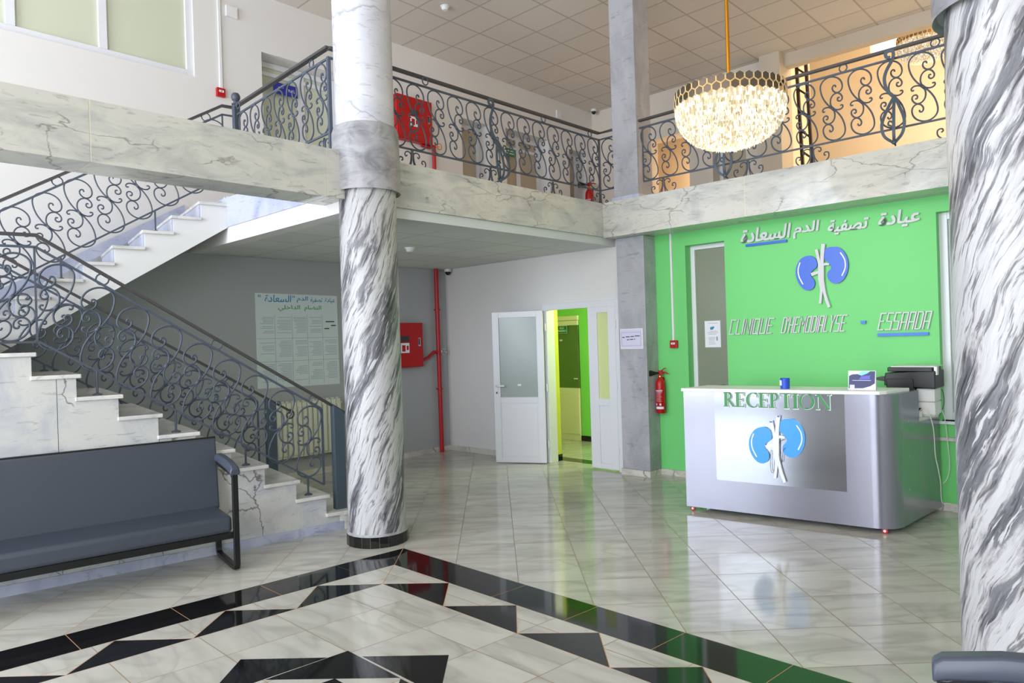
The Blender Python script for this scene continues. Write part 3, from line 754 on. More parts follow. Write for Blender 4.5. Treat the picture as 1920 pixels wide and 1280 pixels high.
# stair railings --------------------------------------------------
def stair_rail(label, o, ta, tb, ztop, slope, tk, units, feet, rings, mesh, zoff=-.445, level=None, posts=None, mslope=None):
    """sloped railing in the plane offset o; handrail height ztop + slope*t up to the kink tk, then level"""
    base = S((ta + min(tb, tk)) / 2, o, 0)
    t = thing('stair_railing', (base.x, base.y, ztop + slope * (ta + min(tb, tk)) / 2 - .95), label, 'railing')
    H = lambda q, dz: tuple(S(q, o, ztop + slope * min(q, tk) + dz))
    path = lambda dz, a: [H(a, dz), H(tk, dz)] + ([H(tb, dz)] if tb > tk else [])
    obj('handrail', bar(MB(), path(0, ta - .1), .045, .022), 'ironrail', t)
    obj('upper_bar', bar(MB(), path(-.085, ta + .06), .014, .018), 'iron', t)
    obj('lower_bar', bar(MB(), path(-.765, ta + .06), .014, .016), 'iron', t)
    obj('end_bar', MB().tube([H(ta + .06, -.765), H(ta + .06, -.085)], 0, flat=(.016, .016), up=tuple(SN)), 'iron', t)
    obj('bend_bar', MB().tube([H(tk + .01, -.765), H(tk + .01, -.085)], 0, flat=(.014, .014), up=tuple(SN)), 'iron', t)
    for q in units: inst(mesh, 'scroll', t, H(q, zoff), math.atan2(SD.y, SD.x))
    for q in rings: inst(RNGB, 'ring', t, H(q, -.045), math.atan2(SD.y, SD.x))
    for q, z in feet:
        p = S(q, o, 0); zt = ztop + slope * min(q, tk) - .765
        obj('foot_bar', MB().tube([(p.x, p.y, z), (p.x, p.y, zt)], .009, 8).lathe([(.035, 0), (.033, .008), (.012, .018)], (p.x, p.y, z), 12), 'iron', t)
    return t, H
RN, H = stair_rail('nearer iron stair railing rising left from the blue post beside the column', .10, -.15, 3.6, 1.225, .643, 1.99,
    [.036, .275, .50, .72, .94, 1.165, 1.395, 1.624, 1.879, 2.14, 2.40, 2.66, 2.92], [(.057, .333), (.583, .666), (1.11, .999), (1.64, 1.332), (2.4, zl)], [-.016, .785, 1.584, 2.5], SCS)
p = S(-.235, .10, 0)
pb = MB().hexa([tuple(S(a, b, .16)) for a, b in ((-.285,.06),(-.185,.06),(-.185,.14),(-.285,.14))] + [tuple(S(a, b, z)) for a, b, z in ((-.285,.06,1.045),(-.185,.06,1.11),(-.185,.14,1.11),(-.285,.14,1.045))])
obj('newel_post', pb, 'post', RN, bevel=.004, label='broad slate blue steel post')
def volute(parent, q, o, z, sgn=1):
    pts = []
    for i in range(22):
        a = i / 21 * 2.6 * PI; r = .055 * (1 - i / 26)
        pts.append(tuple(S(q - r * math.sin(a) * 1.0, o, z - .055 + r * math.cos(a))))
    obj('volute', MB().tube(pts, .008, 6), 'ironrail', parent, smooth=True)
volute(RN, -.40, .10, .93)
obj('rail_end', bar(MB(), [H(-.2, 0), H(-.42, 0)], .04, .02), 'ironrail', RN)
RF, H = stair_rail('farther iron stair railing on the wall side of the lower flight', 1.42, .02, 3.6, 1.127, .632, 2.6,
    [.21 + .252 * i for i in range(13)], [(.30, .50), (1.1, .999), (1.9, 1.5)], [.35, 1.15, 1.9], SCS)
pb = MB().hexa([tuple(S(a, b, .16)) for a, b in ((-.10,1.38),(.0,1.38),(.0,1.46),(-.10,1.46))] + [tuple(S(a, b, z)) for a, b, z in ((-.10,1.38,1.05),(.0,1.38,1.115),(.0,1.46,1.115),(-.10,1.46,1.05))])
obj('newel_post', pb, 'post', RF, bevel=.004, label='broad slate blue steel post')
obj('rail_end', bar(MB(), [H(-.05, 0), H(-.27, 0)], .04, .02), 'ironrail', RF)
volute(RF, -.25, 1.42, .98)
RU, H = None, None
base = S(1.3, 1.60, 0)
RU = thing('stair_railing', (base.x, base.y, 2.3), 'iron railing of the upper stair flight against the white wall, partly behind the marble beam', 'railing')
# handrail line: falls from the stair head down to the half landing
def HU(q, dz): return tuple(S(q, 1.60, 4.165 - .618 * (max(q, .29) - .29) + dz))
for nm, dz, w, h, mm in (('handrail', 0, .045, .022, 'ironrail'), ('upper_bar', -.09, .014, .018, 'iron'), ('lower_bar', -.735, .014, .016, 'iron')):
    obj(nm, bar(MB(), [HU(.14, dz), HU(.29, dz), HU(3.3, dz)], w, h), mm, RU)
obj('end_bar', MB().tube([HU(.29, -.735), HU(.29, -.09)], 0, flat=(.014, .014), up=tuple(SN)), 'iron', RU)
for i in range(-5, 7): inst(SCM, 'scroll', RU, HU(1.578 + .2425 * i, -.425), math.atan2(SD.y, SD.x))
for q in (.45, 1.08, 1.746, 2.4): inst(RNGB, 'ring', RU, HU(q, -.045), math.atan2(SD.y, SD.x))
for q, j in ((.95, 3), (1.74, 6)):
    p = S(q, 1.60, 0); z0 = zu(j); zt = HU(q, -.735)[2]
    obj('foot_bar', MB().tube([(p.x, p.y, z0), (p.x, p.y, zt)], .009, 8).lathe([(.03, 0), (.02, .014)], (p.x, p.y, z0), 12), 'iron', RU)
# ---------------------------------------------------------------- doors and windows
def plane(P0, R, U=(0, 0, 1), N=None):
    """2-D drawing plane: returns f(u, v, w) -> world"""
    P0 = Vector(P0); R = Vector(R).normalized(); U = Vector(U).normalized()
    N = Vector(N) if N else -(R.cross(U)).normalized() * -1
    return lambda u, v, w=0.0: P0 + R * u + U * v + N * w
def pbox(mb, pl_, u0, u1, v0, v1, w0, w1, mi=0):
    return mb.hexa([pl_(u0,v0,w0), pl_(u1,v0,w0), pl_(u1,v0,w1), pl_(u0,v0,w1), pl_(u0,v1,w0), pl_(u1,v1,w0), pl_(u1,v1,w1), pl_(u0,v1,w1)], mi)
def PB(*a, mi=0): return pbox(MB(), *a, mi=mi)

d1 = link('door_1', None); d1.location = (-5.42, 7.0, 0); ORG[d1.name] = Vector(d1.location); d1['kind'] = 'structure'
pd = plane((0, 6.985, 0), (1, 0, 0), N=(0, -1, 0))
fr = MB(); pbox(fr, pd, -6.05, -5.965, 0, 2.10, -.135, .02); pbox(fr, pd, -4.875, -4.785, 0, 2.10, -.05, .02); pbox(fr, pd, -5.965, -4.875, 2.02, 2.10, -.05, .02)
obj('door_frame', fr, 'pvc', d1, bevel=.004)
sl = MB()
pbox(sl, pd, -5.285, -5.148, .02, 2.02, -.02, .025); pbox(sl, pd, -4.983, -4.875, .02, 2.02, -.02, .025)
pbox(sl, pd, -5.148, -4.983, 1.947, 2.02, -.02, .025); pbox(sl, pd, -5.148, -4.983, .80, .885, -.02, .025); pbox(sl, pd, -5.148, -4.983, .02, .085, -.02, .025); pbox(sl, pd, -5.148, -4.983, .085, .80, -.015, .012)
obj('side_leaf', sl, 'pvc', d1, bevel=.003)
obj('side_pane', PB(pd, -5.148, -4.983, .885, 1.947, -.005, .005), 'glassl', d1)
for z in (.25, 1.05, 1.80): obj('hinge', MB().lathe([(.009, -.045), (.009, .045)], (-4.868, 6.955, z), 10), 'pvc', d1)
dv = Vector((.6327, .3225, 0)).normalized()
pld = plane((-6.608, 6.59, 0), dv, N=(dv.y, -dv.x, 0))
lf = MB()
for a in ((0, .092, .01, 2.02), (.612, .70, .01, 2.02), (.092, .612, 1.942, 2.02), (.092, .612, .80, .88), (.092, .612, .01, .088)): pbox(lf, pld, *a, -.02, .02)
pbox(lf, pld, .092, .612, .088, .80, -.012, .012); pbox(lf, pld, .108, .596, .104, .784, -.014, .016)
leaf = obj('door_leaf', lf, 'pvc', d1, bevel=.003)
obj('door_pane', PB(pld, .092, .612, .88, 1.942, -.004, .004), 'glassf', d1)
hd = PB(pld, .03, .06, .90, 1.06, .02, .028); pbox(hd, pld, .038, .16, 1.026, 1.046, .045, .06); pbox(hd, pld, .038, .056, 1.026, 1.046, .02, .06)
pbox(hd, pld, .036, .052, .93, .955, .028, .031, 1)
obj('door_handle', hd, ['white2', 'blackp'], d1)
obj('sticker', PB(pld, .33, .38, 1.03, 1.055, .0045, .006), 'paper', d1)
for z in (.25, 1.0, 1.80): obj('hinge', MB().lathe([(.010, -.05), (.010, .05)], (-5.975, 6.945, z), 10), 'pvc', d1)

# door seen at the end of the corridor
d2 = link('door_2', None); d2.location = (-7.1, 8.75, 0); ORG[d2.name] = Vector(d2.location); d2['kind'] = 'structure'
MT['pvcy'] = mat('cream_pvc', 'efe8c4', .4)
p2 = plane((0, 8.75, 0), (1, 0, 0), N=(0, -1, 0))
f2 = MB(); pbox(f2, p2, -7.36, -6.835, 1.93, 2.0, -.04, .02); pbox(f2, p2, -7.36, -6.845, 1.85, 1.925, -.03, .012); pbox(f2, p2, -7.36, -6.845, .0, .84, -.03, .01); pbox(f2, p2, -7.36, -6.85, .10, .76, -.02, .016)
obj('door_leaf', f2, 'pvcy', d2, bevel=.003)
obj('door_pane', PB(p2, -7.36, -6.845, .84, 1.85, -.02, .004), 'glassd', d2)
obj('door_handle', PB(p2, -6.93, -6.86, .985, 1.0, .02, .035), 'pvc', d2)
obj('sticker', PB(p2, -7.22, -7.165, 1.60, 1.625, .005, .007), 'paper', d2)

def win(name, axis, fixed, a0, a1, z0, z1, fw, mulls, frame_m, glass_m, depth=.05, nrm=1, cuts=()):
    w = link(name, None); w.location = ((fixed, (a0+a1)/2, z0) if axis == 'x' else ((a0+a1)/2, fixed, z0)); ORG[w.name] = Vector(w.location); w['kind'] = 'structure'
    P = plane((fixed, 0, 0), (0, 1, 0), N=(1, 0, 0)) if axis == 'x' else plane((0, fixed, 0), (1, 0, 0), N=(0, -1, 0))
    mb = MB()
    pbox(mb, P, a0, a0+fw, z0, z1, -depth, 0); pbox(mb, P, a1-fw, a1, z0, z1, -depth, 0); pbox(mb, P, a0+fw, a1-fw, z1-fw, z1, -depth, 0); pbox(mb, P, a0+fw, a1-fw, z0, z0+fw, -depth, 0)
    for m_ in mulls: pbox(mb, P, m_-fw*.55, m_+fw*.55, z0+fw, z1-fw, -depth, 0)
    obj('window_frame', mb, frame_m, w, bevel=.004)
    e = [a0] + list(mulls) + [a1]
    for a, b in zip(e, e[1:]): obj('pane', PB(P, a+fw*.5, b-fw*.5, z0+fw*.5, z1-fw*.5, -depth*.7, -depth*.55), glass_m, w)
    return w, P
w1, P1 = win('window_1', 'x', -8.09, .70, 3.34, 4.78, 5.95, .075, [1.60, 2.41], 'pvc', 'glassu')
win('window_2', 'y', 7.27, -4.02, -3.50, .86, 2.68, .065, [], 'pvc', 'glassg')
w3, P3 = win('window_3', 'y', 7.25, -1.50, -.33, .80, 2.68, .07, [-.9], 'pvc', 'glassf')
obj('trim_8', B(-1.56, -.30, 7.115, 7.25, .775, .80), 'pvc', kind='structure')
obj('trim_9', B(-1.62, 3.8, 7.118, 7.15, .625, .655), 'skirt', kind='structure')
# recessed upper doors
def updoor(name, P, a0, a1, z0, z1, mulls, pane_m, transom):
    w = link(name, None); w.location = P((a0+a1)/2, z0); ORG[w.name] = Vector(w.location); w['kind'] = 'structure'
    mb = MB(); f = .07
    pbox(mb, P, a0, a0+f, z0, z1, -.05, 0); pbox(mb, P, a1-f, a1, z0, z1, -.05, 0); pbox(mb, P, a0+f, a1-f, z1-f, z1, -.05, 0); pbox(mb, P, a0+f, a1-f, z0, z0+.9, -.045, -.01)
    if transom: pbox(mb, P, a0+f, a1-f, transom, transom+.05, -.05, 0)
    for m_ in mulls: pbox(mb, P, m_-.05, m_+.05, z0+.9, z1-f, -.049, .003)
    obj('door_leaf', mb, 'pvc', w, bevel=.003)
    obj('door_pane', PB(P, a0+f*.5, a1-f*.5, z0+.88, z1-f*.5, -.035, -.025), pane_m, w)
    return w
PX = plane((-8.30, 0, 0), (0, 1, 0), N=(1, 0, 0)); PY = plane((0, 11.19, 0), (1, 0, 0), N=(0, -1, 0))
MT['glassb'] = mat('beige_door_pane', 'b9ab93', .3)
updoor('door_3', PX, 4.16, 5.35, 3.25, 5.295, [4.82], 'glassu', 5.12)
updoor('door_4', PX, 7.49, 8.10, 3.25, 5.19, [], 'glassb', None)
updoor('door_5', PX, 8.50, 9.62, 3.25, 5.23, [9.05], 'glassb', 4.98)
updoor('door_6', PX, 10.20, 10.72, 3.25, 5.18, [], 'glassb', None)
updoor('door_7', PY, -5.56, -4.97, 3.25, 5.0, [], 'glassb', None)
obj('wall_lit_room', MB().box(-7.6, -5.2, 12.6, 12.7, 3.25, 5.6), 'warm', kind='structure')

# ---------------------------------------------------------------- lettering
def text_polys(body, size, offset=0.0, extrude=0.004):
    """returns (verts, faces) of a text in its own XY plane"""
    cu = bpy.data.curves.new('tmp', 'FONT'); cu.body = body; cu.size = size; cu.offset = offset; cu.extrude = extrude; cu.resolution_u = 4
    o = bpy.data.objects.new('tmp', cu); C.objects.link(o)
    dg = bpy.context.evaluated_depsgraph_get(); dg.update()
    ev = o.evaluated_get(dg); me = ev.to_mesh()
    v = [tuple(p.co) for p in me.vertices]; f = [list(p.vertices) for p in me.polygons]
    ev.to_mesh_clear(); bpy.data.objects.remove(o); bpy.data.curves.remove(cu)
    return v, f
def width(body):
    v, _ = text_polys(body, 1.0)
    xs = [p[0] for p in v]; return max(xs) - min(xs)
AR = {'ا':(0xFE8D,0xFE8E,0,0),'ة':(0xFE93,0xFE94,0,0),'ت':(0xFE95,0xFE96,0xFE97,0xFE98),'خ':(0xFEA5,0xFEA6,0xFEA7,0xFEA8),'د':(0xFEA9,0xFEAA,0,0),
      'س':(0xFEB1,0xFEB2,0xFEB3,0xFEB4),'ص':(0xFEB9,0xFEBA,0xFEBB,0xFEBC),'ض':(0xFEBD,0xFEBE,0xFEBF,0xFEC0),'ع':(0xFEC9,0xFECA,0xFECB,0xFECC),
      'ف':(0xFED1,0xFED2,0xFED3,0xFED4),'ل':(0xFEDD,0xFEDE,0xFEDF,0xFEE0),'م':(0xFEE1,0xFEE2,0xFEE3,0xFEE4),'ن':(0xFEE5,0xFEE6,0xFEE7,0xFEE8),'ي':(0xFEF1,0xFEF2,0xFEF3,0xFEF4)}
def shape(word):
    out = []
    for i, ch in enumerate(word):
        if ch not in AR: out.append(ch); continue
        prev = i > 0 and word[i-1] in AR and AR[word[i-1]][2]
        nxt = i + 1 < len(word) and word[i+1] in AR and AR[ch][2]
        a = AR[ch]
        out.append(chr(a[3] if prev and nxt else a[1] if prev else a[2] if nxt else a[0]))
    return ''.join(reversed(out))
ADV = {}
def arabic(word, offset=0.02, extrude=.02):
    """glyph by glyph, returned in visual order (left to right)"""
    x = 0; V = []; F = []
    if 'bb' not in ADV: ADV['bb'] = width('||')
    for gi, ch in enumerate(shape(word)):
        if ch not in ADV: ADV[ch] = width('|' + ch + '|') - ADV['bb']
        if ch != ' ':
            v, f = text_polys(ch, 1.0, 0.0, extrude)
            for ci, (dx, dy) in enumerate(((-1, -.8), (1, -.8), (-1, .8), (1, .8), (0, 0)) if offset > .01 else ((0, 0),)):
                n = len(V); V += [(p[0] + x + dx * offset * .62, p[1] + dy * offset * .62, p[2] + .012 * (gi % 3) + .0023 * ci) for p in v]; F += [[i + n for i in q] for q in f]
        x += ADV[ch] if ch != ' ' else .3
    return V, F
def place_text(V, F, P, u0, u1, v0, v1, depth, shear=0.0, w0=0.0):
    """fit the text into the box (u0..u1, v0..v1) of plane P"""
    xs = [p[0] for p in V]; ys = [p[1] for p in V]; zs = [p[2] for p in V]
    a, b, c, d = min(xs), max(xs), min(ys), max(ys); e, g = min(zs), max(zs)
    out = []
    for x, y, z in V:
        vv = (y - c) / (d - c); u = u0 + (x - a) / (b - a) * (u1 - u0) + shear * (vv - .5); 
        out.append(P(u, v0 + vv * (v1 - v0), w0 + ((z - e) / (g - e) if g > e else 0) * depth))
    return MB().add(out, F)
def seg(mb, P, a, b, w, d, w0=0, ext=True):
    a = Vector((a[0], a[1])); b = Vector((b[0], b[1])); t = (b - a); L = t.length
    if L < 1e-9: return
    t /= L; n = Vector((-t.y, t.x)) * w / 2
    if ext: a = a - t * w / 2; b = b + t * w / 2
    q = [a - n, b - n, b + n, a + n]
    mb.hexa([P(p.x, p.y, w0) for p in q] + [P(p.x, p.y, w0 + d) for p in q])
TECH = {'C': [[(1,2),(0,2),(0,0),(1,0)]], 'L': [[(0,2),(0,0),(.9,0)]], 'I': [[(0,0),(0,2)]], 'N': [[(0,0),(0,2),(1,0),(1,2)]], 'Q': [[(0,0),(0,2),(1,2),(1,0),(0,0)],[(.6,.3),(1.05,-.15)]],
        'U': [[(0,2),(0,0),(1,0),(1,2)]], 'E': [[(1,2),(0,2),(0,0),(1,0)],[(0,1.05),(.8,1.05)]], 'D': [[(0,0),(0,2),(.8,2),(1,1.8),(1,.2),(.8,0),(0,0)]], "'": [[(0,2),(0,1.55)]],
        'H': [[(0,0),(0,2)],[(1,0),(1,2)],[(0,1),(1,1)]], 'M': [[(0,0),(0,2),(.65,1.0),(1.3,2),(1.3,0)]], 'O': [[(0,0),(0,2),(1,2),(1,0),(0,0)]], 'A': [[(0,0),(0,2),(1,2),(1,0)],[(0,.85),(1,.85)]],
        'Y': [[(0,2),(.5,1.0),(1,2)],[(.5,1),(.5,0)]], 'S': [[(1,2),(0,2),(0,1.05),(1,.95),(1,0),(0,0)]]}
def ribbon(mb, P, pts, lw, w0, d):
    """mitred polyline stroke as one solid"""
    q = [Vector(p) for p in pts]; closed = (q[0] - q[-1]).length < 1e-6
    if closed: q = q[:-1]
    n = len(q); Lf = []; Rt = []
    for i in range(n):
        a = q[i-1] if (i or closed) else None; b = q[(i+1) % n] if (i < n-1 or closed) else None
        p = q[i]
        if a is None or b is None:
            t = ((b - p) if a is None else (p - a)).normalized(); e = p - t * lw/2 if a is None else p + t * lw/2
            nn = Vector((-t.y, t.x)); Lf.append(e + nn*lw/2); Rt.append(e - nn*lw/2)
        else:
            t1 = (p - a).normalized(); t2 = (b - p).normalized(); n1 = Vector((-t1.y, t1.x)); n2 = Vector((-t2.y, t2.x))
            mm = (n1 + n2); mm = mm.normalized() if mm.length > 1e-6 else n1
            k = lw/2 / max(.42, mm.dot(n1)); Lf.append(p + mm*k); Rt.append(p - mm*k)
    m_ = n if closed else n - 1; v = []
    for i in range(n): v += [P(Lf[i].x, Lf[i].y, w0), P(Rt[i].x, Rt[i].y, w0), P(Rt[i].x, Rt[i].y, w0+d), P(Lf[i].x, Lf[i].y, w0+d)]
    f = []
    for i in range(m_):
        j = (i+1) % n
        for k in range(4): f.append((i*4+k, i*4+(k+1) % 4, j*4+(k+1) % 4, j*4+k))
    if not closed: f += [(0,1,2,3), ((n-1)*4+3, (n-1)*4+2, (n-1)*4+1, (n-1)*4)]
    mb.add(v, f)
def tech(word, P, u0, u1, v0, v1, lw, d, shear):
    adv = []; x = 0
    for ch in word:
        w = max(p[0] for s_ in TECH[ch] for p in s_); adv.append((x, w)); x += w + .46
    tot = x - .46; sx = (u1 - u0 - abs(shear)) / tot; sy = (v1 - v0) / 2
    mbs = []
    for ch, (ox, w) in zip(word, adv):
        mb = MB()
        for q_, st in enumerate(TECH[ch]):
            pts = [(u0 + (ox + px) * sx + shear * py / 2, v0 + py * sy) for px, py in st]
            ribbon(mb, P, pts, lw, q_ * .0006, d - q_ * .0012)
        mbs.append(mb)
    return mbs
# --- sign on the green wall
PG = plane((0, 7.148, 0), (1, 0, 0), N=(0, -1, 0))
sg = thing('clinic_sign', (-2.4, 7.14, 1.6), 'raised grey and blue clinic lettering with a kidney emblem on the green wall', 'sign')
words = [('عيادة', -1.96, -1.612), ('تصفية', -2.42, -2.055), ('الدم', -2.755, -2.51), ('السعادة', -3.315, -2.79)]
for w_, a, b in words:
    V_, F_ = arabic(w_, .040, .06)
    lo, hi = {'عيادة': (2.575, 2.735), 'تصفية': (2.575, 2.725), 'الدم': (2.585, 2.745), 'السعادة': (2.605, 2.755)}[w_]
    obj('arabic_word', place_text(V_, F_, PG, a, b, lo, hi, .02, .03, .004), 'lettw', sg)
mb = MB(); seg(mb, PG, (-3.27, 2.577), (-2.83, 2.577), .026, .02, .002, False); obj('underline', mb, 'blue', sg, label='bright blue underline')
for word, a, b in (("CLINIQUE", -3.487, -2.985), ("D'HEMODIALYSE", -2.915, -2.265)):
    for m_ in tech(word, PG, a, b, 1.632, 1.785, .0108, .02, .035): obj('letter', m_, 'lettw', sg)
for m_ in tech('ESSAADA', PG, -1.995, -1.545, 1.632, 1.785, .0108, .02, .035): obj('letter', m_, 'lettw', sg)
mb = MB(); seg(mb, PG, (-2.145, 1.71), (-2.10, 1.71), .028, .02, .002, False); obj('dash', mb, 'blue2', sg, label='small blue dash')
mb = MB(); seg(mb, PG, (-2.0, 1.585), (-1.575, 1.585), .028, .02, .002, False); obj('underline', mb, 'blue2', sg, label='blue underline')
KL = [(775,470),(820,480),(848,520),(845,560),(820,582),(800,602),(794,625),(802,645),(820,668),(825,700),(810,735),(775,752),(735,745),(695,705),(671,650),(667,590),(685,535),(722,490)]
KR = [(980,400),(1030,405),(1075,450),(1098,520),(1092,590),(1065,650),(1025,685),(980,690),(945,670),(930,635),(935,602),(956,580),(963,560),(950,538),(940,522),(915,505),(904,470),(912,430),(942,405)]
def poly2(mb, P, mp, pts, w0, w1, k=4, closed=True, curve=True):
    q = [(p.x, p.y) for p in crom([(a, b, 0) for a, b in pts], k, True)] if curve else pts
    q = [mp(*p) for p in q]
    mb.prism([P(a, b, 0) for a, b in q], P(0,0,w0) - P(0,0,0), P(0,0,w1) - P(0,0,0)); return mb
def stroke2(mb, P, mp, pts, ws, w0, d):
    q = [mp(p.x, p.y) for p in crom([(a, b, 0) for a, b in pts], 5)]
    n = len(q); L = []; R_ = []
    for i, p in enumerate(q):
        a = q[max(i-1, 0)]; b = q[min(i+1, n-1)]; t = Vector((b[0]-a[0], b[1]-a[1])).normalized(); nn = Vector((-t.y, t.x))
        w = ws[0] + (ws[1] - ws[0]) * i / (n - 1)
        L.append((p[0] + nn.x*w/2, p[1] + nn.y*w/2)); R_.append((p[0] - nn.x*w/2, p[1] - nn.y*w/2))
    for i in range(n - 1):
        mb.hexa([P(*L[i], w0), P(*L[i+1], w0), P(*R_[i+1], w0), P(*R_[i], w0), P(*L[i], w0+d), P(*L[i+1], w0+d), P(*R_[i+1], w0+d), P(*R_[i], w0+d)])
    return mb
def kidneys(parent, P, mp, sc, kid_m, hi_m, tree_m, names=''):
    obj('kidney', poly2(MB(), P, mp, KL, .003, .022), kid_m, parent); obj('kidney', poly2(MB(), P, mp, KR, .003, .022), kid_m, parent)
    obj('highlight', stroke2(MB(), P, mp, [(708,525),(690,580),(695,640),(727,705)], (9*sc, 9*sc), .022, .003), hi_m, parent)
    obj('highlight', stroke2(MB(), P, mp, [(1040,445),(1072,500),(1075,565),(1047,630)], (9*sc, 9*sc), .022, .003), hi_m, parent)
    mb = MB()
    stroke2(mb, P, mp, [(848,420),(864,500),(878,600),(882,720),(866,858)], (24*sc, 20*sc), .004, .0252)
    stroke2(mb, P, mp, [(907,376),(893,500),(890,640),(905,770),(940,884)], (30*sc, 22*sc), .004, .0265)
    stroke2(mb, P, mp, [(880,655),(883,760)], (46*sc, 18*sc), .0043, .0275); stroke2(mb, P, mp, [(884,520),(880,665)], (46*sc, 48*sc), .0046, .0280)
    stroke2(mb, P, mp, [(880,600),(840,610),(800,624)], (20*sc, 30*sc), .0048, .0236); stroke2(mb, P, mp, [(890,545),(920,538),(950,540)], (26*sc, 14*sc), .0049, .0243)
    obj('vessels', mb, tree_m, parent)
u2x = lambda u, v: (-2.749 + (u - 665) * .001172, 2.245 + .0 - ((v + .096 * (u - 880)) - 585) * .001232)
kidneys(sg, PG, u2x, .00118, 'blue', 'letw', 'lettw')

# ---------------------------------------------------------------- reception counter
CO = Vector((-3.305, 5.789, 0)); CU = Vector((.9912, .1325, 0)); CN = Vector((.1325, -.9912, 0))
FRp = CO + CU * 1.73; BR = Vector((-1.50, 7.06, 0)); CV = (BR - FRp).normalized()
ct = thing('reception_counter', tuple(CO + CU * .9 - CN * .3), 'silver grey reception counter on red casters with a mirror steel front panel', 'counter')
def arc_corner(r, k=8, inset=0.0):
    """rounded front-right corner as list of points"""
    a = FRp - CU * r * 1.0; b = FRp + CV * r * 1.0; out = []
    for i in range(k + 1):
        t = i / k; out.append(a * (1-t)**2 + FRp * 2*t*(1-t) + b * t*t)
    return out
cr_ = arc_corner(.17)
foot = [CO] + cr_ + [FRp + CV * .45, CO + CU * .0 - CN * .45 + CU * 0]
foot = [CO] + cr_ + [FRp + CV * .40, FRp + CV * .40 - CU * 1.70]
obj('front_body', MB().prism([tuple(p) for p in foot], (0,0,.045), (0,0,1.118)), 'counter', ct, smooth=True)
sd = [FRp + CV * .40, FRp + CV * .56, FRp + CV * .56 - Vector((.035,0,0)), FRp + CV * .40 - Vector((.035,0,0))]
obj('side_panel', MB().prism([tuple(p) for p in sd], (0,0,.045), (0,0,1.118)), 'counter', ct)
sd = [FRp + CV * .56, BR, BR - Vector((.035,0,0)), FRp + CV * .56 - Vector((.035,0,0))]
obj('side_panel', MB().prism([tuple(p) for p in sd], (0,0,.045), (0,0,.845)), 'counter', ct)
lft = [CO + Vector((.0,.38,0)), CO + Vector((.0,.38,0)) - CN * .55, CO + CU*.035 + Vector((.0,.38,0)) - CN * .55, CO + CU*.035 + Vector((.0,.38,0))]
obj('side_panel', MB().prism([tuple(p) for p in lft], (0,0,.045), (0,0,1.118)), 'counter', ct)
top = [CO - CU * .015 + CN * .02] + [p + CN * .02 for p in cr_[:3]] + [FRp + CN*.0 - CU * .06 + CV * .05, FRp + CV * .42 - CU * .02, FRp + CV * .42 - CU * 1.74]
obj('top_board', MB().prism([tuple(p) for p in top], (0,0,1.118), (0,0,1.146)), 'countert', ct, bevel=.003)
obj('desk_board', MB().prism([tuple(p) for p in (FRp + CV * .42 - CU * .04, BR - Vector((.0,.0,0)), BR - Vector((1.55,.0,0)), FRp + CV * .42 - CU * 1.6)], (0,0,.845), (0,0,.87)), 'deskw', ct)
PC = plane(tuple(CO), tuple(CU), N=tuple(CN))
obj('front_panel', PB(PC, .295, 1.378, .318, 1.116, .0005, .004), 'steel', ct, label='brushed mirror steel panel')
for t_ in (.32, .60, .88):
    p = FRp + CV * .30
    obj('screw', MB().lathe([(.006, 0), (.006, .004)], (p.x + .0, p.y, t_), 8, axis='x'), 'chrome', ct)
for p in (CO + CU * .05 - CN * .03, FRp - CU * .10 + CV * .05, FRp + CV * .95 - CU * .06, CO + CU * .05 - CN * .45):
    obj('caster', MB().lathe([(.004,-.011),(.016,-.010),(.023,-.006),(.023,.006),(.016,.010),(.004,.011)], (p.x, p.y, .023), 18, axis='y').lathe([(.011,-.013),(.011,-.009)], (p.x, p.y, .023), 12, mi=1, axis='y').box(p.x-.010, p.x+.010, p.y-.014, p.y+.014, .040, .050, 1), ['rubber', 'white2'], ct, smooth=True)
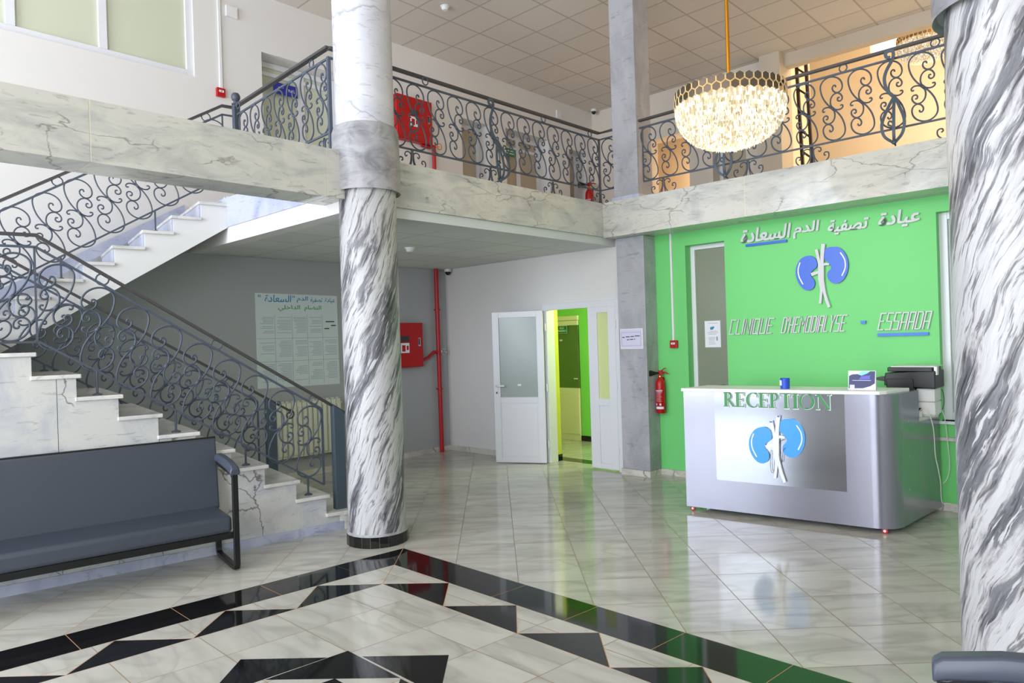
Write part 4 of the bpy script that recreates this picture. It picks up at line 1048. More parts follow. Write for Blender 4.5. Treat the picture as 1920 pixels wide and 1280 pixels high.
# serif letters
def ringpoly(mb, P, cx, cy, rx, ry, wx, wy, a0, a1, w0, d, n=22):
    for i in range(n):
        t0 = a0 + (a1-a0)*i/n; t1 = a0 + (a1-a0)*(i+1)/n; q = []
        for t, s_ in ((t0,0),(t1,0),(t1,1),(t0,1)):
            X = (rx - (wx if s_ else 0)) * math.cos(t); Y = (ry - (wy if s_ else 0)) * math.sin(t); q.append((cx + X, cy + Y))
        mb.hexa([P(*p, w0) for p in q] + [P(*p, w0 + d) for p in q])
def serif(ch, P, x, y, h, w0, d, grow=0.0):
    """one roman capital; returns mesh and advance"""
    mb = MB(); T = .155*h + grow; t = .055*h + grow; H2 = h
    cnt = [0]
    def bx(a, b, c, e):
        cnt[0] += 1; pbox(mb, P, x + a*h - grow/2, x + b*h + grow/2, y + c*h - grow/2, y + e*h + grow/2, w0 + cnt[0]*.00012, w0 + d + cnt[0]*.00025)
    def stem(a): bx(a, a + .185, .002, .998); bx(a - .07, a + .255, 0, .06); bx(a - .07, a + .255, .94, 1)
    def q4(p): mb.hexa([P(x + a*h, y + b*h, w0) for a, b in p] + [P(x + a*h, y + b*h, w0 + d) for a, b in p])
    if ch == 'I': stem(.08); adv = .36
    elif ch == 'E':
        stem(.08); bx(.2, .60, .955, 1); bx(.2, .60, 0, .045); bx(.2, .50, .49, .535); bx(.57, .60, .80, 1); bx(.58, .62, 0, .22); bx(.47, .50, .42, .60); adv = .70
    elif ch == 'T':
        stem(.30); bx(.02, .74, .955, 1); bx(.02, .05, .78, 1); bx(.71, .74, .78, 1); adv = .80
    elif ch in 'RP':
        stem(.08); ringpoly(mb, P, x + .30*h, y + .735*h, .27*h, .265*h, .13*h, .05*h, -PI/2, PI/2, w0, d); bx(.2, .31, .955, 1); bx(.2, .31, .47, .52)
        adv = .66
        if ch == 'R': q4([(.28,.50),(.42,.50),(.78,0),(.62,0)]); bx(.60, .84, 0, .04); adv = .80
    elif ch in 'OC':
        if ch == 'O': ringpoly(mb, P, x + .50*h, y + .5*h, .47*h, .52*h, .16*h, .05*h, 0, 2*PI, w0, d, 36); adv = 1.02
        else: ringpoly(mb, P, x + .50*h, y + .5*h, .46*h, .52*h, .16*h, .05*h, .30*PI, 1.70*PI, w0, d, 30); bx(.74, .79, .70, .95); bx(.74, .79, .08, .24); adv = .86
    elif ch == 'N':
        bx(.10, .15, 0, 1); bx(.02, .24, 0, .045); bx(.0, .16, .955, 1); q4([(.06,1.0),(.26,1.0),(.86,0),(.72,0)]); bx(.80, .85, 0, 1); bx(.72, .95, .955, 1); adv = .98
    return mb, adv
def recep(parent, w0, d, grow, m_, dx=0, dy=0, nm='letter'):
    x = .382; h = .128
    tot = sum(serif(c_, PC, 0, 0, 1, 0, .01)[1] for c_ in 'RECEPTION') 
    hh = (1.285 - .38) / tot
    for c_ in 'RECEPTION':
        PS = lambda u, v, w=0: PC(u, 0.988 + (v - .988) * (.128 / hh), w)
        m2, a = serif(c_, PS, x + dx, .988 + dy, hh, w0, d, grow); obj(nm, m2, m_, parent); x += a * hh
recep(ct, .004, .010, .006, 'letw', .003, -.004, 'letter_edge'); recep(ct, .014, .006, 0, 'letg', 0, 0)
u2c = lambda u, v: (.600 + (u - 667) * .001085, .640 - (v - 630) * .001128)
kidneys(ct, PC, u2c, .00108, 'sky', 'letw', 'pvc')
mb = MB(); 
for (u_, v_) in ((848, 424), (907, 380)):
    a, b = u2c(u_, v_); pbox(mb, PC, a - .010, a + .010, b - .008, b + .002, .031, .033)
obj('vessel_end', mb, 'tube', ct)
mb = MB()
for pts in ([(845,640),(835,720),(838,800),(850,815),(862,800),(866,680),(850,645)], [(945,560),(915,570),(905,600),(905,700),(915,730),(928,720),(935,640),(955,620)]):
    mb.tube([PC(*u2c(p.x, p.y), .030) for p in crom([(a, b, 0) for a, b in pts], 5)], .0018, 5)
obj('outline', mb, 'inkd', ct)

# things on and beside the counter
cp = thing('pen_cup', tuple(PC(.885, 1.146, -.12)), 'small blue mesh pen cup standing on the counter top', 'cup')
q = PC(.885, 1.146, -.12)
obj('cup', MB().lathe([(.036, 0), (.038, .002), (.040, .092), (.037, .092), (.036, .01)], tuple(q), 24), 'cup', cp, smooth=True)
obj('label', MB().hexa([q + Vector(p) for p in ((-.037,-.022,.03),(-.012,-.040,.03),(-.012,-.041,.03),(-.038,-.023,.03),(-.037,-.022,.075),(-.012,-.040,.075),(-.012,-.041,.075),(-.038,-.023,.075))]), 'paper', cp)
tc_ = thing('desk_calendar', tuple(PC(1.50, 1.146, -.16)), 'folded tent calendar with navy and teal picture on the counter', 'calendar')
PT0 = PC(1.392, 1.147, -.10); R_ = CU; tilt = (Vector((0, 0, 1)) * .985 + (-CN) * .17).normalized()
PTt = plane(tuple(PT0), tuple(R_), tuple(tilt), N=tuple(CN))
obj('front_card', PB(PTt, 0, .205, 0, .158, -.003, 0), 'paper', tc_)
bk0 = PC(1.392, 1.147, -.155); tilt2 = (Vector((0, 0, 1)) * .985 - (-CN) * .17).normalized()
obj('back_card', PB(plane(tuple(bk0), tuple(R_), tuple(tilt2), N=tuple(CN)), 0, .205, 0, .158, -.003, 0), 'paper', tc_)
mb = MB().prism([PTt(*p, 0) for p in ((.004,.012),(.11,.014),(.165,.032),(.198,.055),(.200,.154),(.105,.154),(.085,.132),(.03,.128),(.006,.115))], tuple(CN*.0002), tuple(CN*.001)); obj('picture', mb, 'navy', tc_)
mb = MB().prism([PTt(*p, 0) for p in ((.105,.154),(.165,.154),(.14,.135),(.10,.118),(.07,.13))], tuple(CN*.001), tuple(CN*.0016)); obj('picture_light', mb, 'teal', tc_)
mb = MB().prism([PTt(*p, 0) for p in ((.08,.085),(.16,.088),(.165,.12),(.10,.115))], tuple(CN*.001), tuple(CN*.0014)); obj('picture_glow', mb, 'violet', tc_)
mb = PB(PTt, .012, .048, .008, .042, .001, .0018); pbox(mb, PTt, .03, .17, .076, .080, .001, .0018); obj('print', mb, 'paperl', tc_)

pr = thing('printer', (-1.68, 6.93, .87), 'black printer with a white base on the low desk by the green wall', 'printer')
obj('base', MB().box(-1.61, -1.47, 6.80, 7.03, .885, .995).box(-1.61, -1.47, 6.80, 7.03, .999, 1.115).box(-1.60, -1.48, 6.82, 7.01, .87, 1.10), 'white2', pr, bevel=.008, label='white lower box')
obj('body', MB().hexa([(-1.85,6.74,1.14),(-1.45,6.74,1.115),(-1.45,7.06,1.115),(-1.85,7.06,1.14),(-1.84,6.74,1.25),(-1.45,6.74,1.27),(-1.45,7.06,1.27),(-1.84,7.06,1.25)]).box(-1.83, -1.615, 6.73, 6.98, .92, 1.20), 'blackp', pr, bevel=.008, label='black housing')
obj('scanner_lid', MB().box(-1.82, -1.47, 6.74, 7.06, 1.262, 1.30), 'blackp', pr, bevel=.006)
obj('lid_cover', MB().box(-1.80, -1.46, 6.78, 7.06, 1.300, 1.308).box(-1.462, -1.44, 6.76, 6.82, 1.235, 1.306), 'white2', pr)
obj('paper_tray', MB().hexa([(-1.95,6.80,1.185),(-1.86,6.80,1.17),(-1.86,7.0,1.17),(-1.95,7.0,1.185),(-1.95,6.80,1.20),(-1.86,6.80,1.215),(-1.86,7.0,1.215),(-1.95,7.0,1.20)]), 'blackp', pr)
obj('button_panel', MB().box(-1.74, -1.70, 6.757, 6.761, 1.07, 1.085), 'white2', pr)
pa = thing('power_adapter', (-1.60, 6.76, .87), 'small white power adapter at the corner of the low desk', 'adapter')
obj('housing', B(-1.60, -1.56, 6.735, 6.77, .871, .925), 'white2', pa, bevel=.004)
obj('plug', B(-1.595, -1.565, 6.74, 6.765, .925, .95), 'blackp', pa, bevel=.004)
def cable(label, pts, m_, r=.004):
    mb = MB().tube(crom(pts, 6), r, 6); o = obj('power_cable', mb, m_, None, label, 'cable', smooth=True)
    return o
cable('off-white cable hanging down the counter side from the desk corner', [(-1.60,6.75,.90),(-1.54,6.72,.95),(-1.50,6.72,.90),(-1.475,6.74,.78),(-1.475,6.78,.55),(-1.46,6.80,.42),(-1.455,6.84,.30),(-1.46,6.90,.12),(-1.42,6.98,.10),(-1.40,7.02,.06)], 'cable')
cable('off-white cable in a loop from the desk edge to the wall side', [(-1.49,7.03,.95),(-1.455,7.05,.85),(-1.44,7.06,.65),(-1.43,7.07,.42),(-1.45,7.06,.30),(-1.48,7.04,.26)], 'cable', .0032)
cable('dark thin cable drooping from the printer behind the desk', [(-1.53,7.045,1.11),(-1.47,7.07,1.08),(-1.46,7.075,.96),(-1.50,7.075,.86),(-1.54,7.078,.80)], 'cable2', .003)
n_ = 60; pts = [(-1.38 + .028 * math.cos(i * .62) + i * .0009, 7.02 + .02 * math.sin(i * .62), .012 + i * .0022) for i in range(n_)]
obj('coiled_cord', MB().tube(pts, .0035, 5), 'cable', None, 'coiled white cord on the floor behind the counter end', 'cord', smooth=True)

# ---------------------------------------------------------------- wall fittings, ground floor
def extinguisher(x, y, z, k, label, horn=(-.62, -.78, 0), name='fire_extinguisher'):
    t = thing(name, (x, y, z), label, 'fire extinguisher')
    c = (x, y, z)
    obj('cylinder', MB().lathe([(.0,0),(.052*k,.0),(.058*k,.012*k),(.058*k,.36*k),(.052*k,.40*k),(.03*k,.44*k),(.018*k,.455*k),(.018*k,.47*k),(0,.47*k)], c, 28), 'red', t, smooth=True)
    obj('valve', MB().lathe([(.0,.465*k),(.018*k,.465*k),(.018*k,.49*k),(.0,.49*k)], c, 14).box(x-.02*k, x+.04*k, y-.014*k, y+.014*k, z+.485*k, z+.535*k), 'redpipe', t, bevel=.003)
    obj('collar', MB().lathe([(.0,.455*k),(.021*k,.455*k),(.021*k,.468*k),(0,.468*k)], c, 14), 'gold', t)
    obj('lever', MB().tube([(x, y, z+.525*k), (x+.06*k, y, z+.56*k), (x+.085*k, y, z+.568*k)], .006*k, 6), 'redpipe', t)
    obj('handle', MB().tube([(x+.02*k, y, z+.51*k), (x+.07*k, y, z+.515*k), (x+.115*k, y, z+.495*k)], .008*k, 6), 'redpipe', t)
    hdir = Vector(horn).normalized(); h0 = Vector((x, y, z + .505*k)) + hdir * .015 * k
    obj('horn', MB().tube([h0 + hdir * q * k for q in (0, .03, .06, .10, .135, .138)], [.009*k, .014*k, .023*k, .036*k, .046*k, .040*k], 18), 'blackp', t, smooth=True)
    mb = MB()
    def band(z0, z1, a0, a1, mi, r=.0586):
        n = 12
        for i in range(n):
            u0 = a0 + (a1-a0)*i/n; u1 = a0 + (a1-a0)*(i+1)/n
            mb.add([(x+r*k*math.cos(u), y+r*k*math.sin(u), z+w_*k) for u, w_ in ((u0,z0),(u1,z0),(u1,z1),(u0,z1))], [(0,1,2,3)], mi)
    band(.055, .085, -2.6, -.4, 0); band(.10, .125, -2.3, -1.9, 0); band(.10, .125, -1.3, -.95, 0)
    for i in range(8): band(.15 + i*.017, .156 + i*.017, -2.3, -.8 - .15 * (i % 3), 1)
    band(.285, .292, -2.5, -.6, 0); band(.265, .28, -2.4, -.7, 1)
    obj('label_print', mb, ['paper', 'inkr'], t, label='white and red printed label')
    obj('bracket', B(x-.02*k, x+.02*k, y+.056*k, y+.075*k, z+.25*k, z+.45*k), 'redpipe', t)
    return t
extinguisher(-4.335, 7.07, .735, .93, 'red fire extinguisher with black horn on the green wall beside the grey pillar')
def callpoint(P, u, v, s, label, d=.045):
    c = P(u, v); t = thing('fire_alarm_call_point', tuple(c), label, 'fire alarm')
    obj('housing', PB(P, u-s/2, u+s/2, v-s/2, v+s/2, 0, d), 'red', t, bevel=.004)
    obj('push_plate', PB(P, u-s*.28, u+s*.28, v-s*.02, v+s*.22, d, d+.003), 'paper', t)
    obj('mark', PB(P, u-s*.10, u+s*.10, v+s*.06, v+s*.14, d+.003, d+.004), 'inkd', t)
callpoint(PG, -4.170, 1.537, .088, 'red fire alarm call point on the green wall, below the white conduit')
obj('cable_conduit', MB().box(-4.192, -4.168, 7.13, 7.15, 1.582, ZU), 'white2', None, 'white cable conduit running down the green wall to the red alarm', 'conduit')
PL = plane((XL + .001, 0, 0), (0, 1, 0), N=(1, 0, 0))
callpoint(PL, 3.625, 4.662, .10, 'red fire alarm call point on the white upper wall over the beam')
obj('cable_conduit', MB().box(XL + .001, XL + .02, 3.625, 3.655, 4.712, 6.0), 'white2', None, 'thin white conduit running down the upper left wall', 'conduit')
obj('junction_box', PB(PL, 3.72, 3.86, 5.60, 5.73, 0, .03), 'white2', None, 'small square white box on the upper wall beside the conduit', 'box', bevel=.004)
obj('junction_box', PB(PL, 9.85, 9.98, 5.68, 5.82, 0, .03), 'white2', None, 'small white box high on the wall at the gallery end', 'box', bevel=.004)

# hose cabinets
PW = plane((-8.0, 0, 0), (0, 1, 0), N=(1, 0, 0))
def cabinet(P, a, b, z0, z1, d, label):
    t = thing('fire_hose_cabinet', tuple(P((a+b)/2, z0)), label, 'cabinet')
    obj('box', PB(P, a, b, z0, z1, .001, d), 'red', t, bevel=.004)
    obj('door', PB(P, a + .012, b - .012, z0 + .012, z1 - .012, d, d + .012), 'red', t, bevel=.003)
    mz = (z0 + z1) / 2
    obj('latch', PB(P, b - .10, b - .06, mz - .02, mz + .10, d + .012, d + .018), 'chrome', t); obj('latch_slot', PB(P, b - .095, b - .075, mz - .0, mz + .09, d + .018, d + .02), 'blackp', t)
    c = (a + b) / 2
    mb = PB(P, c - .10, c + .05, mz + .05, mz + .13, d + .012, d + .014, mi=0); pbox(mb, P, c - .10, c + .05, mz - .11, mz + .03, d + .012, d + .014, 1); pbox(mb, P, c - .08, c - .02, mz - .09, mz + .0, d + .014, d + .015, 2); pbox(mb, P, c + .0, c + .035, mz - .07, mz - .01, d + .014, d + .015, 2)
    obj('instruction_plate', mb, ['inkd', 'paper', 'red'], t)
cabinet(PW, 5.80, 6.425, 1.30, 1.935, .12, 'red wall cabinet for the fire hose on the grey wall, right of the column')
cabinet(PL, 6.15, 6.80, 4.60, 5.24, .10, 'red fire hose cabinet on the upper wall seen through the gallery railing')
rp = thing('fire_riser_pipe', (-7.93, 6.76, 0), 'red vertical fire pipe with a branch to the hose cabinet in the grey corner', 'pipe')
obj('riser', MB().tube([(-7.93, 6.765, 0), (-7.93, 6.755, 2.74)], .033, 14), 'redpipe', rp, smooth=True)
mb = MB()
for z in (.95, 2.13): mb.lathe([(.046, -.012), (.046, .012)], (-7.93, 6.76, z), 14); mb.box(-8.0, -7.93, 6.75, 6.77, z-.008, z+.008)
obj('clamp', mb, 'redpipe', rp)
obj('branch', MB().tube([(-7.93, 6.76, 1.50), (-7.93, 6.66, 1.50), (-7.93, 6.55, 1.42), (-7.93, 6.425, 1.38)], .024, 12), 'redpipe', rp, smooth=True)
obj('valve_wheel', MB().tube([(-7.86, 6.80 + .045*math.cos(i*PI/8), 1.50 + .045*math.sin(i*PI/8)) for i in range(16)], .006, 6, closed=True).tube([(-7.93,6.80,1.5),(-7.86,6.80,1.5)], .008, 6).tube([(-7.86,6.755,1.5),(-7.86,6.845,1.5)], .004, 5), 'chrome', rp)
rq = thing('fire_riser_pipe', (-8.0, 6.85, ZF), 'red fire pipe on the upper wall below the upper hose cabinet', 'pipe')
obj('riser', MB().tube([(-8.01, 6.86, ZF), (-8.01, 6.86, 4.62)], .03, 12), 'redpipe', rq, smooth=True)
obj('branch', MB().tube([(-8.01, 6.86, 4.60), (-8.01, 6.75, 4.57), (-8.01, 6.62, 4.58)], .022, 10), 'redpipe', rq, smooth=True)
obj('valve_wheel', MB().tube([(-7.95, 6.92 + .045*math.cos(i*PI/8), 4.60 + .045*math.sin(i*PI/8)) for i in range(16)], .006, 6, closed=True).tube([(-8.01,6.88,4.6),(-7.95,6.92,4.6)], .008, 6), 'gold', rq)

# poster
ps = thing('wall_poster', (-7.997, 4.51, 1.15), 'large pale notice poster with blue and green Arabic headings on the grey wall', 'poster')
obj('sheet', MB().prism([PW(3.945, 2.312, 0), PW(5.08, 2.30, 0), PW(5.085, 1.137, 0), PW(3.943, 1.150, 0)], (.0005, 0, 0), (.004, 0, 0)), 'poster', ps)
def ar_on(parent, words_, m_, w0, d=.0015, off=.018, shear=0.0):
    for w_, a, b, c, e in words_:
        V_, F_ = arabic(w_, off, .01); obj('heading', place_text(V_, F_, PW, a, b, c, e, d, shear, w0), m_, parent)
# PW runs towards +y, which is to the right as seen from the room
ar_on(ps, [('عيادة', 4.90, 5.05, 2.20, 2.275), ('تصفية', 4.69, 4.86, 2.20, 2.275), ('الدم', 4.50, 4.65, 2.20, 2.285), ('السعادة', 4.07, 4.42, 2.205, 2.295)], 'inkb', .004, shear=.012)
mb = MB()
for a in (3.985, 4.005, 4.44, 4.46): pbox(mb, PW, a, a + .01, 2.26, 2.29, .004, .0055)
obj('quotation_marks', mb, 'inkb', ps)
ar_on(ps, [('النضام', 4.60, 4.84, 2.09, 2.17), ('الداخلي', 4.24, 4.54, 2.09, 2.17)], 'inkg', .004)
mb = MB(); cols = [3.96, 4.19, 4.42, 4.635, 4.85, 5.07]; rows = [1.15, 1.47, 1.755, 2.05]
for c_ in cols[1:-1]: pbox(mb, PW, c_ - .002, c_ + .002, 1.16, 2.05, .004, .005)
for r_ in rows[1:-1]: pbox(mb, PW, 3.955, 5.075, r_ - .002, r_ + .002, .004, .005)
random.seed(3)
for i in range(5):
    for j in range(3):
        if i == 4 and j == 2: continue
        z = rows[j+1] - .035; a, b = cols[i] + .02, cols[i+1] - .015
        while z > rows[j] + .06:
            if random.random() < .86: pbox(mb, PW, a + random.random() * (b - a) * .35, b, z - .0025, z + .0025, .004, .005, 1 if random.random() < .04 else 0)
            z -= .019
obj('printed_lines', mb, ['ink', 'inkr'], ps)
mb = MB()
for a, b, z in ((4.90, 5.03, 1.96), (4.98, 5.05, 1.91), (4.88, 4.95, 1.87)): pbox(mb, PW, a, b, z - .007, z + .007, .004, .005)
obj('bold_note', mb, 'inkd', ps)

# radiator
rd = thing('radiator', (-7.9, 4.56, .27), 'cream white sectional radiator under the notice poster behind the stair railings', 'radiator')
nsec = 13; y0, y1 = 4.11, 5.02; pw = (y1 - y0) / nsec
for i in range(nsec):
    a = y0 + i * pw + .004; b = y0 + (i+1) * pw - .004
    s_ = MB().box(-7.955, -7.885, a, b, .27, .955).box(-7.885, -7.868, a + .006, b - .006, .30, .90).box(-7.945, -7.90, a + .015, b - .015, .955, .972)
    obj('section', s_, 'rad', rd, bevel=.006)
obj('header_pipe', MB().tube([(-7.92, y0 - .03, .90), (-7.92, y1 + .03, .90)], .016, 10).tube([(-7.92, y0 - .03, .33), (-7.92, y1 + .03, .33)], .016, 10), 'rad', rd)
obj('wall_bracket', MB().box(-8.0, -7.95, 4.3, 4.33, .80, .84).box(-8.0, -7.95, 4.8, 4.83, .80, .84), 'rad', rd)

# small round things on ceilings
def detector(x, y, z, label):
    t = thing('smoke_detector', (x, y, z - .05), label, 'smoke detector')
    obj('base', MB().lathe([(.0,-.012),(.06,-.012),(.062,0),(0,0)], (x, y, z), 24), 'white2', t, smooth=True)
    obj('head', MB().lathe([(.0,-.05),(.03,-.05),(.045,-.035),(.052,-.012),(0,-.012)], (x, y, z), 24), 'white2', t, smooth=True)
detector(-6.29, 4.98, 2.74, 'white smoke detector on the low ceiling beside the streaked column')
detector(-6.73, 6.03, 6.0, 'white smoke detector on the high tiled ceiling')
def domecam(x, y, z, label):
    t = thing('security_camera', (x, y, z), label, 'camera')
    obj('mount', MB().lathe([(.0,0),(.055,0),(.052,-.04),(.0,-.04)], (x, y, z), 20), 'white2', t, smooth=True)
    obj('dome', MB().lathe([(0,-.092),(.02,-.088),(.036,-.072),(.042,-.045),(.0,-.04)], (x, y, z), 20), 'blackp', t, smooth=True)
domecam(-7.86, 6.93, 2.74, 'white dome camera with black lens in the low ceiling corner')
domecam(-7.90, 10.80, 6.0, 'small dark dome camera in the far corner of the high ceiling')

# notices
PP = plane((0, 6.899, 0), (1, 0, 0), N=(0, -1, 0))
nt = thing('pillar_notice', (-4.60, 6.89, 1.50), 'small lilac paper notice in a clear holder on the grey pillar', 'notice')
obj('holder', PB(PP, -4.755, -4.44, 1.495, 1.735, .0, .006), 'white2', nt)
obj('sheet', PB(PP, -4.745, -4.455, 1.508, 1.725, .006, .009), 'paperl', nt)
mb = MB()
for a, b, c, d in ((-4.735,-4.465,1.690,1.692),(-4.735,-4.465,1.532,1.534),(-4.735,-4.733,1.532,1.692),(-4.467,-4.465,1.532,1.692)): pbox(mb, PP, a, b, c, d, .009, .0095)
for a, b, z in ((-4.725,-4.69,1.635),(-4.675,-4.62,1.640),(-4.61,-4.56,1.642),(-4.55,-4.48,1.648),(-4.66,-4.63,1.605),(-4.62,-4.57,1.608),(-4.56,-4.545,1.61)): pbox(mb, PP, a, b, z - .006, z + .004, .009, .0095)
obj('printed_lines', mb, 'inkd', nt)
PN = plane((0, 7.298, 0), (1, 0, 0), N=(0, -1, 0))
nt = thing('window_notice', (-3.77, 7.295, 1.48), 'white printed page with a small blue drawing taped on the frosted window', 'notice')
obj('sheet', PB(PN, -3.865, -3.672, 1.49, 1.792, .0, .003), 'paper', nt)
mb = MB()
for a, b, z in ((-3.82,-3.70,1.765),(-3.80,-3.71,1.672),(-3.835,-3.70,1.658),(-3.82,-3.72,1.64),(-3.82,-3.74,1.60),(-3.82,-3.74,1.587),(-3.82,-3.745,1.573),(-3.82,-3.74,1.55),(-3.82,-3.735,1.53)): pbox(mb, PN, a, b, z - .0022, z + .0022, .003, .0035)
pbox(mb, PN, -3.725, -3.708, 1.565, 1.61, .003, .0035)
obj('printed_lines', mb, 'ink', nt)
obj('drawing', MB().prism([PN(a, b, .003) for a, b in ((-3.795,1.69),(-3.765,1.692),(-3.745,1.715),(-3.752,1.728),(-3.795,1.72),(-3.80,1.71))], (0,0,0), (0,-.0006,0)), 'inkb', nt)

def latin(parent, body, P, a, b, c, d, m_, w0=.0, depth=.0015, off=.01):
    V_, F_ = text_polys(body, 1.0, off, .01); obj('lettering', place_text(V_, F_, P, a, b, c, d, depth, 0, w0), m_, parent)
P2s = plane((0, 8.735, 0), (1, 0, 0), N=(0, -1, 0))
sn = thing('room_sign', (-7.17, 8.73, 1.72), 'small green sign reading SALLE D\'URGENCE at the corridor end', 'sign')
obj('plate', PB(P2s, -7.275, -7.045, 1.722, 1.848, .0, .01), 'signg', sn)
latin(sn, 'SALLE', P2s, -7.20, -7.11, 1.795, 1.825, 'paper', .010); latin(sn, "D'URGENCE", P2s, -7.255, -7.065, 1.75, 1.78, 'paper', .010)
mb = MB(); 
for a, b, c, d in ((-7.275,-7.045,1.722,1.727),(-7.275,-7.045,1.843,1.848),(-7.05,-7.045,1.722,1.848),(-7.275,-7.265,1.722,1.848)): pbox(mb, P2s, a, b, c, d, .010, .0112)
obj('border', mb, 'paper', sn)
Pb = plane((-8.245, 0, 0), (0, 1, 0), N=(1, 0, 0))
sn = thing('door_sign', (-8.24, 4.55, 4.9), 'blue sign with small white lettering on the upper left door', 'sign')
obj('plate', PB(Pb, 4.40, 4.74, 4.90, 5.045, .0, .01), 'signb', sn)
latin(sn, 'TURE', Pb, 4.60, 4.70, 4.955, 4.985, 'paper', .010)
obj('lettering', PB(Pb, 4.47, 4.54, 4.985, 4.992, .010, .012), 'paper', sn)
Pg2 = plane((-8.245, 0, 0), (0, 1, 0), N=(1, 0, 0))
sn = thing('door_sign', (-8.24, 8.75, 4.8), 'green sign with white lines on an upper gallery door', 'sign')
obj('plate', PB(Pg2, 8.66, 8.93, 4.83, 4.965, .0, .01), 'signg', sn)
mb = PB(Pg2, 8.72, 8.88, 4.915, 4.93, .010, .012); pbox(mb, Pg2, 8.70, 8.90, 4.87, 4.885, .010, .012); obj('lettering', mb, 'paper', sn)
extinguisher(-7.93, 10.62, 3.86, 1.35, 'red fire extinguisher with black horn in the far corner of the gallery')

# ---------------------------------------------------------------- chandeliers
def chandelier(cx, cy, zt, rodz, label, cm='crystal'):
    t = thing('chandelier', (cx, cy, zt - .44), label, 'chandelier')
    R0 = .405; n = 40; hw = 2 * PI * R0 / n; hr = hw / math.sqrt(3)
    fr_, mi_ = MB(), MB()
    for row in range(2):
        for i in range(n):
            a = 2 * PI * (i + .5 * row) / n; z = zt - hr - row * hr * 1.5
            ca, sa = math.cos(a), math.sin(a)
            def pt(px, pz, r): return (cx + ca * r - sa * px, cy + sa * r + ca * px, z + pz)
            hexp = [(math.cos(PI/6 + k * PI/3), math.sin(PI/6 + k * PI/3)) for k in range(6)]
            o_ = [pt(x_ * hr * .99, z_ * hr * .99, R0) for x_, z_ in hexp]; i_ = [pt(x_ * hr * .86, z_ * hr * .86, R0 + .008) for x_, z_ in hexp]
            fr_.add(o_ + i_, [(k, (k+1) % 6, 6 + (k+1) % 6, 6 + k) for k in range(6)])
            tl_ = random.uniform(-.05, .05); 
            mi_.add([pt(x_ * hr * .86, z_ * hr * .86, R0 + .006 + tl_ * x_ * hr) for x_, z_ in hexp], [tuple(range(6))])
    band = obj('rim_band', fr_, 'hexf', t, label='two rows of gold-edged hexagons')
    obj('mirror_hexagons', mi_, 'hexm', t, stuff=True)
    obj('ceiling_rod', MB().tube([(cx, cy, zt - .02), (cx, cy, rodz)], .014, 14), 'gold', t, smooth=True)
    obj('top_plate', MB().lathe([(0, -.06), (.39, -.06), (.395, -.05), (.0, -.045)], (cx, cy, zt), 40), 'gold', t)
    cr = MB(); zb = zt - .095
    tiers = 17
    for k in range(tiers):
        f = k / (tiers - 1); s_ = 1 - (1 - f) ** 1.25; r = .40 * math.sqrt(max(.02, 1 - (s_ * .97) ** 2.3)); z = zb - .30 * s_ + .01
        m_ = max(8, int(2 * PI * r / .0185))
        for i in range(m_):
            a = 2 * PI * (i + random.random() * .3) / m_; rr = r + random.uniform(-.004, .004); h = .05 * random.uniform(.85, 1.15); w = .0072
            ca, sa = math.cos(a), math.sin(a); x_, y_ = cx + rr * ca, cy + rr * sa
            ring = [(x_ + w * math.cos(a + q * PI/2), y_ + w * math.sin(a + q * PI/2)) for q in range(4)]
            cr.add([(p[0], p[1], z) for p in ring] + [(p[0], p[1], z - h) for p in ring] + [(x_, y_, z - h - .012)],
                   [(0,1,2,3), (0,1,5,4), (1,2,6,5), (2,3,7,6), (3,0,4,7), (4,5,8), (5,6,8), (6,7,8), (7,4,8)])
    obj('crystal_drops', cr, cm, t, stuff=True, label='glowing crystal drops in tiers')
    return t
chandelier(-2.398, 5.022, 3.50, 6.0, 'large lit crystal bowl chandelier hanging on a gold rod')
chandelier(-2.83, 13.1, 6.46, 8.3, 'distant crystal chandelier in the upper hall, partly hidden by the right column', 'crystal_far')
point('lamp_chandelier', (-2.398, 5.022, 2.98), 14, (1.0, .82, .55), .25)
point('lamp_chandelier_far', (-2.83, 13.1, 5.9), 30, (1.0, .78, .5), .3)

# dark steel ladder frame in the upper hall
ld = thing('steel_ladder_frame', (-4.2, 11.5, ZF), 'tall dark brown steel ladder frame behind the gallery railing, right of the chandelier', 'frame')
def LX(s_, x0): return x0 + (1 - s_) * .10
for x0 in (-4.33, -4.18):
    obj('upright', MB().tube([(LX(0, x0), 11.5, ZF), (LX(1, x0), 11.5, 6.3)], 0, flat=(.045, .045), up=(0,1,0)), 'brown', ld)
for i in range(9):
    z = ZF + .15 + i * .34; s_ = (z - ZF) / 3.05
    obj('rung', MB().tube([(LX(s_, -4.33), 11.5, z + .14), (LX(s_, -4.18), 11.5, z)], 0, flat=(.03, .03), up=(0,1,0)), 'brown', ld)

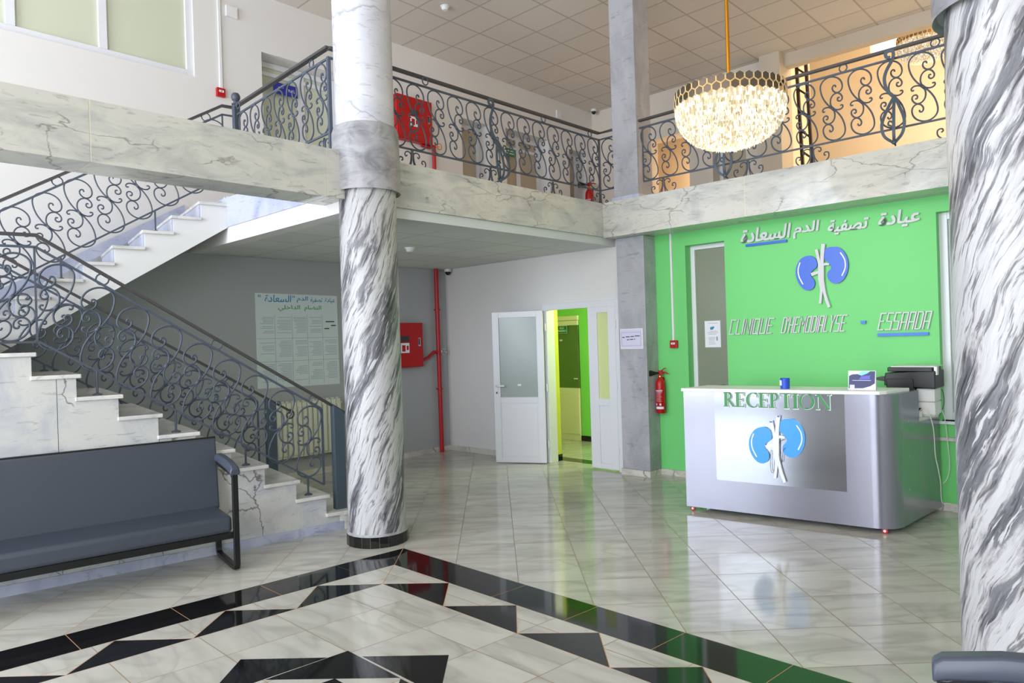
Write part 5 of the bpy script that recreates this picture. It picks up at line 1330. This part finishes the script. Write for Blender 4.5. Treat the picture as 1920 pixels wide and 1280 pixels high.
# ---------------------------------------------------------------- benches
def bench(org, d, n, L, label):
    """org: floor point under the front of the end arm; d: along the seat; n: towards the back"""
    org = Vector(org); d = Vector(d).normalized(); n = Vector(n).normalized()
    G = lambda t, o, z: org + d * t + n * o + Vector((0, 0, z))
    t = thing('waiting_bench', tuple(G(L/2, .25, 0)), label, 'bench')
    def gb(t0, t1, o0, o1, z0, z1): return MB().hexa([G(t0,o0,z0), G(t1,o0,z0), G(t1,o1,z0), G(t0,o1,z0), G(t0,o0,z1), G(t1,o0,z1), G(t1,o1,z1), G(t0,o1,z1)])
    for q in (.02, L - .02):
        loop = [G(q, .02, .72), G(q, .02, .05), G(q, .035, .025), G(q, .07, .018), G(q, .50, .018), G(q, .535, .03), G(q, .545, .06), G(q, .545, .33)]
        mb = MB().tube(loop, 0, flat=(.030, .042), up=tuple(d))
        mb.tube([G(q, .02, .70), G(q, .06, .722), G(q, .45, .75)], 0, flat=(.028, .042), up=tuple(d))
        obj('leg_frame', mb, 'frame', t, bevel=.004)
        pad = MB(); 
        sec = [(-.005, .712, .050), (.02, .722, .058), (.15, .745, .062), (.35, .765, .060), (.46, .772, .052)]
        ring = []
        for o_, z_, h_ in sec:
            ring.append([G(q + a, o_, z_ + b) for a, b in ((-.034, 0), (.034, 0), (.036, h_*.55), (.024, h_), (-.024, h_), (-.036, h_*.55))])
        vs_ = [p for r_ in ring for p in r_]; fs_ = []
        for i in range(len(ring) - 1):
            for j in range(6): fs_.append((i*6+j, i*6+(j+1) % 6, (i+1)*6+(j+1) % 6, (i+1)*6+j))
        fs_ += [tuple(range(6))[::-1], tuple((len(ring)-1)*6 + j for j in range(6))]
        obj('arm_pad', MB().add(vs_, fs_), 'sofaarm', t, smooth=True, bevel=.008, seg=3)
    obj('seat_rail', gb(.03, L - .03, .03, .06, .245, .292).hexa([G(.03,.48,.245), G(L-.03,.48,.245), G(L-.03,.51,.245), G(.03,.51,.245), G(.03,.48,.292), G(L-.03,.48,.292), G(L-.03,.51,.292), G(.03,.51,.292)]), 'frame', t)
    seat = MB().hexa([G(.045,.012,.293), G(L-.045,.012,.293), G(L-.045,.50,.293), G(.045,.50,.293), G(.045,.02,.415), G(L-.045,.02,.415), G(L-.045,.47,.42), G(.045,.47,.42)])
    obj('seat_cushion', seat, 'sofa', t, smooth=True, bevel=.03, seg=4)
    back = MB().hexa([G(.03,.425,.40), G(L-.03,.425,.40), G(L-.03,.50,.37), G(.03,.50,.37), G(.03,.49,.945), G(L-.03,.49,.945), G(L-.03,.545,.935), G(.03,.545,.935)])
    obj('back_cushion', back, 'sofa', t, smooth=True, bevel=.014, seg=3)
    obj('back_frame', MB().hexa([G(.02,.50,.36), G(L-.02,.50,.36), G(L-.02,.525,.36), G(.02,.525,.36), G(.02,.547,.95), G(L-.02,.547,.95), G(L-.02,.568,.95), G(.02,.568,.95)]), 'frame', t)
    return t
o1 = S(.83, -.575, 0)
bench((o1.x, o1.y, 0), tuple(SD), tuple(SN), 2.15, 'long slate grey padded bench with black tube frame against the marble stair side')
n2 = Vector((.972, .236, 0))
bench((-.478, 2.115, 0), (n2.y, -n2.x, 0), tuple(n2), 1.7, 'bench of which only one padded arm shows at the lower right, before the big column')

# ---------------------------------------------------------------- pieces that belong to a part become its sub-parts
SUBS = {'highlight': 'kidney', 'arm_pad': 'leg_frame', 'lever': 'valve', 'handle': 'valve', 'horn': 'valve', 'collar': 'cylinder', 'label_print': 'cylinder', 'latch': 'door', 'latch_slot': 'door',
        'instruction_plate': 'door', 'push_plate': 'housing', 'mark': 'housing', 'door_handle': 'door_leaf', 'door_pane': 'door_leaf', 'sticker': 'door_leaf', 'side_pane': 'side_leaf', 'print': 'front_card',
        'picture': 'front_card', 'picture_light': 'front_card', 'picture_glow': 'front_card', 'label': 'cup', 'valve_wheel': 'branch', 'volute': 'handrail', 'rail_end': 'handrail', 'button_panel': 'body',
        'vessel_end': 'vessels', 'outline': 'vessels', 'lid_cover': 'scanner_lid', 'printed_lines': 'sheet', 'heading': 'sheet', 'quotation_marks': 'sheet', 'bold_note': 'sheet', 'drawing': 'sheet',
        'lettering': 'plate', 'border': 'plate', 'mirror_hexagons': 'rim_band', 'screw': 'front_body', 'pane': 'window_frame', 'back_frame': 'back_cushion', 'head': 'base', 'dome': 'mount'}
def bn(o): return o.name.split('.')[0]
def ctr(o): return sum((Vector(c) for c in o.bound_box), Vector()) / 8
for root in [o for o in C.objects if o.parent is None]:
    kids = list(root.children)
    for ch in kids:
        want = SUBS.get(bn(ch))
        cands = [k for k in kids if want and bn(k) == want]
        if cands and ch.data is not None:
            best = min(cands, key=lambda k: (ctr(k) - ctr(ch)).length)
            ch.parent = best
